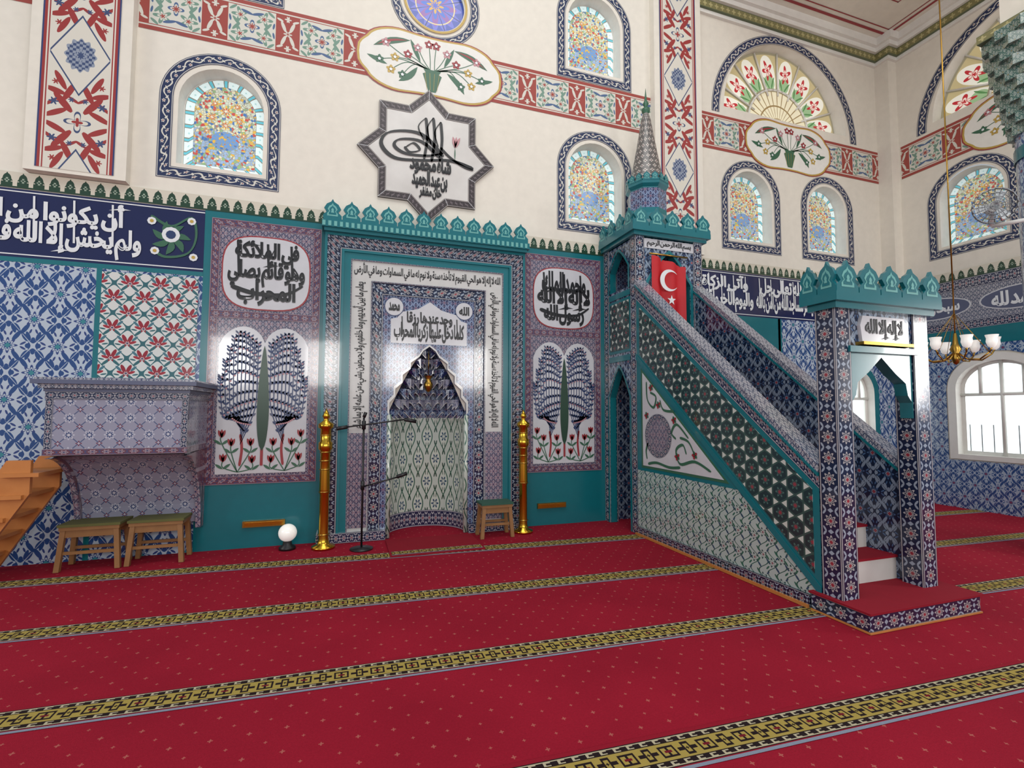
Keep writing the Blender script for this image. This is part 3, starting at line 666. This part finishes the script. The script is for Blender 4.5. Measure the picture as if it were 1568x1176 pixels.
for i in range(20):
    t0=pi*i/20;t1=pi*(i+1)/20
    P=lambda t,z:(CX+.5*math.cos(t),.0+.46*math.sin(t),z)
    L0=.5*t0;L1=.5*t1
    d.face([P(t0,0),P(t1,0),P(t1,.22),P(t0,.22)],'chain_fine',[(L0,0),(L1,0),(L1,1),(L0,1)])
    d.face([P(t0,.22),P(t1,.22),P(t1,1.5),P(t0,1.5)],'vase_tile',[(L0,.22),(L1,.22),(L1,1.5),(L0,1.5)])
    d.face([P(t0,1.5),P(t1,1.5),P(t1,2.5),P(t0,2.5)],'niche_damask',[(L0,1.5),(L1,1.5),(L1,2.5),(L0,2.5)])
nt=7
for k in range(nt):
    z0=1.48+k*.135; r=.5*(1-k/(nt+.6)); cells=11-k
    outl=[]
    for i in range(cells*6+1):
        t=pi*i/(cells*6); sc=abs(math.sin(cells*t)); rr=r-.07*(1-sc**.7)
        outl.append((CX+rr*math.cos(t),.46/.5*rr*math.sin(t)))
    for i in range(len(outl)-1):
        a,b=outl[i],outl[i+1]
        sc=abs(math.sin(cells*pi*i/(cells*6))); sc2=abs(math.sin(cells*pi*(i+1)/(cells*6)))
        d.face([(a[0],a[1],z0+.09*sc),(b[0],b[1],z0+.09*sc2),(b[0],b[1],z0+.135),(a[0],a[1],z0+.135)],'star_tile' if k%2 else 'niche_damask')
        d.face([(a[0],a[1]-.002,z0+.09*sc),(b[0],b[1]-.002,z0+.09*sc2),(b[0],b[1]-.002,z0+.09*sc2+.014),(a[0],a[1]-.002,z0+.09*sc+.014)],'white_tile')
        A=(CX+(a[0]-CX)*1.28,a[1]*1.28); B=(CX+(b[0]-CX)*1.28,b[1]*1.28)
        d.face([(a[0],a[1],z0+.09*sc),(b[0],b[1],z0+.09*sc2),(B[0],B[1],z0+.1),(A[0],A[1],z0+.1)],'navy_tile')
for s in (-1,1): d.tube((CX+s*.5,-.07,.004),(CX+s*.5,-.07,1.55),.03,'vase_tile',10)
d.build()
d=MB('hanging_lamp',mi)  # small mosque lamp hung in the niche
d.lathe([(0,-.02),(.03,0),(.055,.05),(.06,.09),(.035,.13),(.03,.15),(.055,.20)],(CX,-.02,1.86),'brass',16); d.lathe([(.02,.05),(.045,.08),(.02,.12)],(CX,-.02,1.84),'globe_glass',12)
d.tube((CX,-.02,2.05),(CX,-.02,2.40),.004,'brass',5); d.build()
d=MB('crown',mi)
d.box(CX-1.32,CX+1.32,-.20,0,3.80,3.84,'teal_paint'); d.box(CX-1.345,CX+1.345,-.23,0,3.84,3.92,'teal_paint'); d.box(CX-1.33,CX+1.33,-.2,0,3.92,3.95,'teal_paint')
for k in range(40): d.box(CX-1.34+k*.067,CX-1.305+k*.067,-.236,-.228,3.85,3.91,'pale_teal')
merlons(d,CX-1.34,CX+1.34,3.95,.25,12,lambda u,v,h:(u,-.16-h,v))
d.build()
# ---------------------------------------------------------------- minbar
mb=emp('minbar'); X0,X1=3.64,4.70; YT=-.86; YP=-3.48; YF=-3.66
LS=lambda u,v,h:(X0-h,u,v)
d=MB('platform',mb)
d.box(X0-.04,X1+.13,-3.88,YF+.25,0.004,.14,'chain_post',top='red_cloth',post='h'); d.box(X0-.06,X1+.15,-3.90,-3.40,.14,.155,'red_cloth'); 
d.box(X0-.05,X1+.14,-3.89,YF+.25,0.004,.016,'wood')
d.build()
d=MB('side_walls',mb)
sl=.835
def top(y): return 3.30+(y-YT)*sl
Wp=[(YT,0.004),(YP,0.004),(YP,top(YP)),(YT,top(YT))]
d.prism(Wp,LS,0,-.12,'parapet_damask'); d.prism(Wp,lambda u,v,h:(X1-h,u,v),0,.12,'parapet_damask')
d.box(X0-.03,X0,YP+.1,YT,0.004,.11,'chain_navy',post='h'); d.box(X0-.05,X0-.03,YP+.1,YT,0.004,.03,'wood')
d.build()
d=MB('side_panels',mb)
d.prism([(YT,.1),(YP,.1),(YP,.14),(-2.62,.84),(YT,.84)],LS,.004,.008,'green_floral')
d.prism([(YT,.84),(-2.62,.84),(YT,2.31)],LS,.004,.009,'teal_paint')
def ins(tr,k):
    cx=sum(p[0] for p in tr)/3;cz=sum(p[1] for p in tr)/3; return [(cx+(x-cx)*k,cz+(z-cz)*k) for x,z in tr]
tri2=[(-.97,.88),(-2.50,.88),(-.97,2.16)]
d.prism(tri2,LS,.009,.012,'green_ink'); d.prism(ins(tri2,.93),LS,.012,.015,'panel_white'); 
ring(d,-1.33,1.30,.27,.20,LS,.018,'chain_fine'); d.circ(-1.33,1.30,.2,LS,.019,'soft_damask',30)
for (P) in ([(-2.25,.97),(-2.0,1.05),(-1.75,1.0),(-1.68,1.15),(-1.8,1.22),(-1.86,1.12)],[(-1.1,1.98),(-1.12,1.75),(-1.25,1.65),(-1.3,1.78),(-1.18,1.84)],[(-1.9,1.3),(-1.7,1.45),(-1.6,1.35),(-1.68,1.28)],[(-1.65,1.6),(-1.45,1.62),(-1.38,1.74)],[(-1.1,1.0),(-1.08,1.1),(-1.12,1.2)],[(-1.75,.96),(-1.55,.94),(-1.3,.97),(-1.12,.94)],[(-2.0,1.12),(-1.9,1.26),(-1.75,1.3)]):
    d.stroke(P,.035,LS,.018,'green_ink',mind=.5)
for x,z in ((-2.0,1.12),(-1.2,1.9),(-1.65,1.5),(-1.35,1.68),(-1.7,1.08),(-1.1,1.55)): 
    for j in range(5): a=j*1.256; d.leaf(x,z,x+.05*math.cos(a),z+.05*math.sin(a),.035,LS,.02,'green_ink' if j%2 else 'red_ink')
d.prism([(YT,2.36),(YP,.19),(YP,.98),(YT,3.10)],LS,.004,.007,'teal_paint')
zl=lambda y:2.31+(y-YT)*.828
zu=lambda y:3.10+(y-YT)*.809
d.prism([(YT-.08,zl(YT-.08)+.10),(YP+.06,zl(YP+.06)+.10),(YP+.06,zu(YP+.06)-.06),(YT-.08,zu(YT-.08)-.06)],LS,.007,.010,'hex_tile')
d.prism([(YT,2.37),(YP,.20),(YP,.12),(-2.62,.84),(YT,2.29)],LS,.010,.016,'teal_paint')
d.strip([(YT,top(YT)),(YP,top(YP))],[(YT,zu(YT)),(YP,zu(YP))],LS,.006,'chain_fine')
d.build()
d=MB('handrails',mb)
for xa in (X0,X1-.12):
    P=[(YT,top(YT)),(YP,top(YP)),(YP,top(YP)+.07),(YT,top(YT)+.07)]
    d.prism(P,lambda u,v,h:(xa-.02+h,u,v),0,.16,'rail_tile')
    P=[(YT,top(YT)-.03),(YP,top(YP)-.03),(YP,top(YP)),(YT,top(YT))]
    d.prism(P,lambda u,v,h:(xa-.025+h,u,v),0,.17,'teal_paint')
d.build()
d=MB('stairs',mb)
ns=10; y0=-3.42
for k in range(ns):
    ya=y0+k*(YT-y0)/ns; yb=y0+(k+1)*(YT-y0)/ns; z=.155+(k+1)*.205
    d.box(X0+.12,X1-.12,ya,YT,z-.205,z-.02,'marble_m'); d.box(X0+.12,X1-.12,ya-.015,yb,z-.02,z,'red_cloth')
d.build()
d=MB('tower',mb)
ZT=3.97
th=.10
outerL=[(YT,0.004),(-.74+.04,0.004)]+arch(-.43,0.004,1.80,.27,.42,10,True)[1:-1]+[(-.16,0.004),(-.015,0.004),(-.015,ZT),(YT,ZT)]
hole=arch(-.43,3.32,3.62,.25,.26,10,True)
for mp in (LS,lambda u,v,h:(X1-th-h,u,v)):
    d.prism(outerL,mp,0,-th,'parapet_damask',side='teal_paint',holes=[hole])
FT=lambda u,v,h:(u,YT-h,v)
door=arch((X0+X1)/2,2.25,3.35,.34,.42,12,True)
d.prism([(X0+.1,2.2),(X1-.1,2.2),(X1-.1,ZT),(X0+.1,ZT)],FT,0,-th,'parapet_damask',side='teal_paint',holes=[door])
d.box(X0+.1,X1-.1,YT+.1,-.015,2.15,2.22,'marble_m')
d.box(X0+.1,X1-.1,-.05,-.016,2.22,ZT,'niche_damask')
d.box(X0,X1,YT,-.015,ZT-.01,ZT+.02,'teal_paint')
for xx in (X0-.012,X1-.128):
    for yy in (YT-.012,-.15): d.box(xx,xx+.14,yy,yy+.13,.004,ZT,'chain_post',post='v')
d.strip(arch(-.43,0.004,1.80,.31,.46,12,True),arch(-.43,0.004,1.80,.27,.42,12,True),LS,.014,'teal_paint')
d.strip(arch(-.43,3.3,3.62,.29,.30,12,True),arch(-.43,3.3,3.62,.25,.26,12,True),LS,.014,'teal_paint')
d.rect(-.74,-.15,2.42,3.18,LS,.006,'teal_paint'); d.rect(-.70,-.19,2.46,3.14,LS,.009,'hex_tile')
d.rect(-.73,-.16,2.30,2.38,LS,.012,'teal_paint'); d.rect(-.73,-.16,3.20,3.28,LS,.012,'teal_paint')
d.strip(arch((X0+X1)/2,2.25,3.35,.385,.47,12,True),arch((X0+X1)/2,2.25,3.35,.34,.42,12,True),FT,.012,'teal_paint')
d.rect(X0+.13,X1-.13,3.82,3.95,FT,.01,'panel_white'); text(d,'بسم الله الرحمن الرحيم',X0+.17,3.83,X1-X0-.34,.11,FT,.013,'black_ink',.03,.3)
d.build()
d=MB('tower_crown',mb)
d.box(X0-.06,X1+.06,YT-.06,-.02,ZT,ZT+.05,'teal_paint'); d.box(X0-.10,X1+.10,YT-.10,-.02,ZT+.05,ZT+.12,'teal_paint')
zc=ZT+.12
merlons(d,X0-.1,X1+.1,zc,.26,5,lambda u,v,h:(u,YT-.07-h,v)); merlons(d,YT-.1,-.03,zc,.26,4,lambda u,v,h:(X0-.07-h,u,v)); merlons(d,YT-.1,-.03,zc,.26,4,lambda u,v,h:(X1+.07+h,u,v))
sx,sy=(X0+X1)/2-.05,-.43
d.lathe([(.40,4.05),(.34,4.3),(.28,4.42),(.27,4.8),(.31,4.84),(.31,4.88)],(sx,sy,0),'teal_paint',8,False)
d.lathe([(.278,4.45),(.278,4.78)],(sx,sy,0),'niche_damask',8,False)
for k in range(8):
    a=2*pi*k/8+pi/8; ca,sa=math.cos(a),math.sin(a)
    merlons(d,-.115,.115,4.88,.13,2,lambda u,v,h,ca=ca,sa=sa:(sx+ca*(.27+h)-sa*u,sy+sa*(.27+h)+ca*u,v),.02)
d.lathe([(.265,4.86),(.235,5.0),(.195,5.2),(.155,5.42),(.11,5.68),(.07,5.92),(.04,6.02)],(sx,sy,0),'cone_pattern',24,True,uvw=True)
d.lathe([(.035,6.0),(.06,6.05),(.06,6.09),(.02,6.12),(.045,6.17),(.02,6.22),(.012,6.3),(.0,6.42)],(sx,sy,0),'green_ink',12)
d.build()
d=MB('flag',mb)
fx=(X0+X1)/2
cols=12
fxs=[fx-.30+.54*i/cols for i in range(cols+1)]
yy=[YT-.03-.03*math.sin(i*1.1) for i in range(cols+1)]
zt=[3.72-.010*i for i in range(cols+1)]; zbm=[2.78-.012*abs(i-6) for i in range(cols+1)]
for i in range(cols): d.face([(fxs[i],yy[i],zbm[i]),(fxs[i+1],yy[i+1],zbm[i+1]),(fxs[i+1],yy[i+1],zt[i+1]),(fxs[i],yy[i],zt[i])],'flag_red',None,True)
FL=lambda u,v,h:(u,YT-.075-h,v)
cr=[];c=(fx-.05,3.38)
for i in range(25): a=.65+ (2*pi-1.3)*i/24; cr.append((c[0]+.15*math.cos(a),c[1]+.15*math.sin(a)))
for i in range(25): a=2*pi-.85-(2*pi-1.7)*i/24; cr.append((c[0]+.038+.12*math.cos(a),c[1]+.12*math.sin(a)))
d.prism(cr,FL,0,.003,'white_ink')
d.prism([(fx-.02+(.07 if i%2==0 else .028)*math.cos(2*pi*i/10+.3),3.11+(.07 if i%2==0 else .028)*math.sin(2*pi*i/10+.3)) for i in range(10)],FL,0,.003,'white_ink')
d.tube((fx-.33,YT-.03,3.74),(fx+.28,YT-.03,3.74),.012,'brass',8)
d.build()
d=MB('portal',mb); ZP=2.42
for xx in (X0-.01,X1-.16): d.box(xx,xx+.17,YF,YF+.17,.155,ZP,'chain_post',post='v')
d.box(X0+.0,X1,YF+.02,YF+.15,2.12,ZP,'parapet_damask')
PT=lambda u,v,h:(u,YF+.02-h,v)
mid=(X0+X1)/2
arc2=[(mid-.36,1.55),(mid-.35,1.55),(mid-.35,1.68),(mid-.30,1.74),(mid-.28,1.84),(mid-.16,1.92),(mid,2.05),(mid+.16,1.92),(mid+.28,1.84),(mid+.30,1.74),(mid+.35,1.68),(mid+.35,1.55),(mid+.36,1.55),(mid+.36,2.14),(mid-.36,2.14)]
d.prism(arc2,PT,0,-.10,'teal_paint')
d.box(X0+.13,X1-.13,YF-.02,YF+.05,2.08,2.13,'teal_paint')
pp=[(mid-.25,2.17),(mid-.27,2.30),(mid-.24,2.38),(mid+.24,2.38),(mid+.27,2.30),(mid+.25,2.17)]
d.prism(pp,PT,.0,.03,'panel_white'); text(d,'لا إله إلا الله',mid-.22,2.19,.44,.17,PT,.033,'black_ink',.045,.3)
d.box(mid-.29,mid+.29,YF-.05,YF+.02,2.14,2.165,'brass')
d.box(X0-.04,X1+.04,YF-.04,YF+.21,ZP,ZP+.05,'teal_paint'); d.box(X0-.08,X1+.08,YF-.08,YF+.25,ZP+.05,ZP+.12,'teal_paint')
merlons(d,X0-.08,X1+.08,ZP+.12,.25,5,lambda u,v,h:(u,YF-.05-h,v)); merlons(d,YF-.08,YF+.25,ZP+.12,.25,2,lambda u,v,h:(X0-.05-h,u,v)); merlons(d,YF-.08,YF+.25,ZP+.12,.25,2,lambda u,v,h:(X1+.05+h,u,v)); merlons(d,X0-.08,X1+.08,ZP+.12,.25,5,lambda u,v,h:(u,YF+.22+h,v))
d.build()
# ---------------------------------------------------------------- preacher pulpit (left)
k=emp('preacher_pulpit'); d=MB('body',k)
xa,xb=-2.66,-1.52; yf=-.76
d.box(xa,xb,yf,-.02,1.20,1.76,'star_tile')
for x in (xa-.005,xb-.05): d.box(x,x+.055,yf-.006,yf+.04,1.2,1.76,'chain_fine',post='v')
d.box(xa-.01,xb+.01,yf-.012,-.02,1.17,1.23,'chain_red',post='h'); d.box(xa-.01,xb+.01,yf-.012,-.02,1.70,1.77,'chain_fine',post='h')
pr=[(-.02,1.18),(-.02,.36)]+[(-.10-.64*(1-math.cos(t)),.36+.80*math.sin(t)) for t in [pi/2*i/12 for i in range(13)]]
d.prism(pr,lambda u,v,h:(h,u,v),xa+.02,xb-.02,'star_tile')
for x in (xa+.0,xb-.05):
    q=[(-.02,1.18),(-.02,.30)]+[(-.14-.62*(1-math.cos(t)),.30+.84*math.sin(t)) for t in [pi/2*i/12 for i in range(13)]]
    d.prism(q,lambda u,v,h:(h,u,v),x,x+.05,'chain_red',side='soft_damask')
d.build()
d=MB('cornice',k)
for i,(o,z0,z1) in enumerate(((.02,1.77,1.80),(.05,1.80,1.84),(.09,1.84,1.88),(.07,1.88,1.90))): d.box(xa-o,xb+o,yf-o,-.02,z0,z1,'rail_tile' if i%2 else 'grey_ink')
d.build()
k=emp('wooden_ladder'); d=MB('stringers',k); sh_=.22
for y in (-.74,-.24):
    d.prism([(-3.75+sh_,0.004),(-3.46+sh_,0.004),(-2.98+sh_,.82),(-2.98+sh_,1.13),(-3.16+sh_,1.13)],lambda u,v,h,y=y:(u,y+h,v),0,.04,'wood')
d.build(); d=MB('treads',k)
for i in range(5): x=-3.58+sh_+i*.12; z=.18+i*.2; d.box(x-.08,x+.20,-.78,-.20,z,z+.035,'wood')
d.build()
def stool(name,xc,yc,w,dp,h,m,cloth,base=0.004):
    e=emp(name); d=MB('seat',e); d.box(xc-w/2,xc+w/2,yc-dp/2,yc+dp/2,h-.06,h-.025,m); d.box(xc-w/2-.01,xc+w/2+.01,yc-dp/2-.01,yc+dp/2+.01,h-.025,h,cloth); d.build()
    d=MB('legs',e)
    for sx_ in(-1,1):
        for sy_ in(-1,1):
            x1,y1=xc+sx_*(w/2-.03),yc+sy_*(dp/2-.03); x2,y2=xc+sx_*(w/2-.0),yc+sy_*(dp/2-.01)
            b=.022
            A=[(x1-b,y1-b,h-.06),(x1+b,y1-b,h-.06),(x1+b,y1+b,h-.06),(x1-b,y1+b,h-.06)];B=[(x2-b,y2-b,base),(x2+b,y2-b,base),(x2+b,y2+b,base),(x2-b,y2+b,base)]
            for i in range(4): j=(i+1)%4; d.face([B[i],B[j],A[j],A[i]],m)
            d.face(B,m)
    for sy_ in(-1,1): y=yc+sy_*(dp/2-.03); d.box(xc-w/2+.02,xc+w/2-.02,y-.012,y+.012,h-.13,h-.06,m); d.box(xc-w/2+.02,xc+w/2-.02,y-.01,y+.01,h*.35,h*.35+.03,m)
    d.build()
stool('footstool',-2.42,-.27,.50,.30,.46,'pale_wood','olive_cloth'); stool('footstool',-1.86,-.25,.48,.30,.46,'pale_wood','olive_cloth')
stool('footstool',1.83,-.36,.40,.26,.44,'pale_wood','green_cloth')
for x,y in ((-.23,-.30),(2.24,-.30)):
    e=emp('brass_candle_stand'); d=MB('stand',e)
    d.lathe([(0,0.004),(.13,0.004),(.13,.03),(.07,.05),(.06,.09),(.055,.12),(.052,.62),(.06,.64),(.06,.68),(.055,.9),(.055,1.12),(.078,1.15),(.078,1.22),(.06,1.24),(.06,1.38),(.085,1.40),(.085,1.44),(.03,1.48),(.03,1.51),(.045,1.53),(.02,1.58),(0,1.63)],(x,y,0),'gold',20)
    d.build()
    d=MB('candle_rings',e)
    for z in (.15,.64,.9,1.0,1.1,1.3): d.lathe([(.05,0),(.07,.012),(.05,.024)],(x,y,z),'brass',20)
    d.build()
e=emp('microphone_stand'); d=MB('stand',e); mxx,my=.19,-.48
d.lathe([(0,0.004),(.13,0.004),(.13,.015),(.02,.03),(0,.03)],(mxx,my,0),'black_plastic',20); d.tube((mxx,my,.02),(mxx,my,1.52),.012,'black_plastic'); 
d.tube((mxx-.25,my,1.40),(mxx+.5,my-.05,1.50),.009,'black_plastic'); d.tube((mxx+.02,my,.72),(mxx+.4,my-.05,.82),.009,'black_plastic')
for a,b in (((mxx+.46,my-.05,1.495),(mxx+.60,my-.06,1.47)),((mxx+.38,my-.05,.82),(mxx+.5,my-.06,.86)),((mxx-.3,my,1.39),(mxx-.18,my,1.41))): d.tube(a,b,.022,'black_plastic')
d.tube((mxx,my,1.38),(mxx,my,1.48),.024,'black_plastic'); d.tube((mxx,my,.68),(mxx,my,.78),.022,'black_plastic'); d.tube((mxx-.0,my,1.52),(mxx+.02,my,1.58),.02,'black_plastic')
d.build()
e=emp('globe_lamp'); d=MB('globe',e); x,y=-.62,-.22
d.lathe([(.1*math.sin(pi*i/14),.19-.1*math.cos(pi*i/14)) for i in range(15)],(x,y,0),'globe_glass',20); d.build()
d=MB('base',e); d.lathe([(0,0.004),(.09,0.004),(.09,.03),(.05,.06),(.045,.1),(0,.1)],(x,y,0),'black_plastic',20); d.build()
d=MB('prayer_rug'); 
d.box(.48,1.55,-.93,-.20,.004,.018,'red_cloth'); d.rect(.5,1.53,-.90,-.74,lambda u,v,h:(u,v,h),.0195,'carpet_stripe_m',[(0,0),(1.03,0),(1.03,1),(0,1)]); d.build()
# ---------------------------------------------------------------- column + fan + chandelier
e=emp('tiled_column'); cc=(7.80,-3.26,0)
d=MB('shaft',e); d.lathe([(.42,.004),(.42,.3),(.36,.34),(.36,4.95)],cc,'right_damask',28); d.lathe([(.375,4.6),(.375,4.75)],cc,'teal_paint',28); d.build()
d=MB('capital',e)
for i in range(10):
    r0=.37+i*.022; z=4.9+i*.125; n_=14
    pts=[(cc[0]+(r0+(.05 if j%2 else 0))*math.cos(2*pi*(j+(i%2))/(n_*2)),cc[1]+(r0+(.05 if j%2 else 0))*math.sin(2*pi*(j+(i%2))/(n_*2))) for j in range(n_*2)]
    d.prism(pts,lambda u,v,h:(u,v,h),z,z+.125,'capital_tile')
d.box(cc[0]-.48,cc[0]+.48,cc[1]-.48,cc[1]+.48,6.15,6.25,'olive_gold',post='h'); d.box(cc[0]-.32,cc[0]+.42,cc[1]-.42,cc[1]+.32,6.25,8.72,'plaster')
d.build()
e=emp('wall_fan'); d=MB('cage',e); f0=Vector((7.15,-2.96,4.02)); ax=Vector((-.75,-.66,-.15)).normalized(); ux=ax.cross(Vector((0,0,1))).normalized(); uy=ux.cross(ax)
for r in (.05,.1,.15,.2):
    for o in (-.04,.06):
        P=[f0+ax*(o*(1-(r/.22)**2))+ux*r*math.cos(2*pi*i/20)+uy*r*math.sin(2*pi*i/20) for i in range(21)]; d.path(P,.004 if r<.2 else .009,'grey_metal',5)
for i in range(20):
    a=2*pi*i/20; q=f0+ux*.2*math.cos(a)+uy*.2*math.sin(a); d.tube(f0+ax*.06,q,.003,'grey_metal',4); d.tube(f0-ax*.04,q,.003,'grey_metal',4)
d.build(); d=MB('blades',e)
for i in range(3):
    a=2*pi*i/3; r=lambda t,l:f0+ux*l*math.cos(t)+uy*l*math.sin(t)
    d.face([f0,r(a-.5,.1),r(a-.45,.18),r(a+.1,.185),r(a+.3,.1)],'grey_metal')
d.build(); d=MB('motor_arm',e); d.tube(f0-ax*.18,f0-ax*.02,.06,'white_plastic',14); d.tube(f0-ax*.14,f0-ax*.16+Vector((.05,.02,-.2)),.025,'white_plastic'); d.tube(f0-ax*.16+Vector((.05,.02,-.2)),(7.5,-3.15,3.85),.025,'white_plastic'); d.build()
e=emp('chandelier'); d=MB('frame',e); c=Vector((7.05,-2.56,2.32))
d.tube(c,(c.x,c.y,8.72),.008,'brass',6); d.lathe([(0,-.14),(.03,-.12),(.05,-.05),(.03,0),(.06,.05),(.03,.12),(.015,.25)],tuple(c),'brass',14)
gl=MB('glass_shades',e)
for i in range(8):
    a=2*pi*i/8; o=Vector((math.cos(a),math.sin(a),0))
    d.path([c+o*r+Vector((0,0,z)) for r,z in ((.03,0),(.12,-.08),(.24,-.09),(.33,-.02),(.36,.04))],.009,'brass',6)
    d.tube(c+o*.33+Vector((0,0,-.02)),c+Vector((0,0,.5)),.003,'brass',4)
    q=c+o*.36; gl.lathe([(.015,.03),(.04,.05),(.055,.1),(.05,.14),(.062,.18)],tuple(q),'globe_glass',12)
d.build(); gl.build()
# ---------------------------------------------------------------- lights
w=bpy.data.worlds.new('World'); S.world=w; w.use_nodes=True; bg=w.node_tree.nodes['Background']; bg.inputs[0].default_value=(.84,.92,1,1); bg.inputs[1].default_value=.46
def area(loc,tgt,sx_,sy_,p,col=(1,.98,.94)):
    l=bpy.data.lights.new('window_and_fill_light','AREA'); l.shape='RECTANGLE'; l.size=sx_; l.size_y=sy_; l.energy=p; l.color=col
    o=bpy.data.objects.new('window_and_fill_light',l); o.location=loc; o.rotation_euler=(Vector(tgt)-Vector(loc)).to_track_quat('-Z','Y').to_euler(); S.collection.objects.link(o)
for x in (-3.6,-.8,1.8,4.4): area((x,-11.5,3.2),(x*.6+1,0,2.2),1.1,1.5,105)
area((-8.5,-4,3.5),(2,-1,2),2.5,2.5,170); area((1,-5,10),(1.5,-1.5,2),5,5,290); area((9.5,-6.8,2.4),(7.5,-1.5,0),1.2,1.6,130); area((7.5,-5.2,8.2),(8,-1,3),2.5,2,90)  # overhead and aisle-ceiling lamps are no windows; the aisle one is added fill
# ---------------------------------------------------------------- camera
y,p_,r=[math.radians(a) for a in (18.59,3.16,0.19)]
fw=Vector((math.sin(y)*math.cos(p_),math.cos(y)*math.cos(p_),math.sin(p_))); rt=Vector((math.cos(y),-math.sin(y),0)); up=rt.cross(fw)
rt2=rt*math.cos(r)+up*math.sin(r); up2=up*math.cos(r)-rt*math.sin(r)
cam=bpy.data.cameras.new('camera'); co=bpy.data.objects.new('camera',cam); S.collection.objects.link(co)
mtx=Matrix((rt2,up2,-fw)).transposed().to_4x4(); mtx.translation=Vector((0,-6.48,1.6)); co.matrix_world=mtx
cam.sensor_width=36; cam.lens=36*749.6/1568; S.camera=co
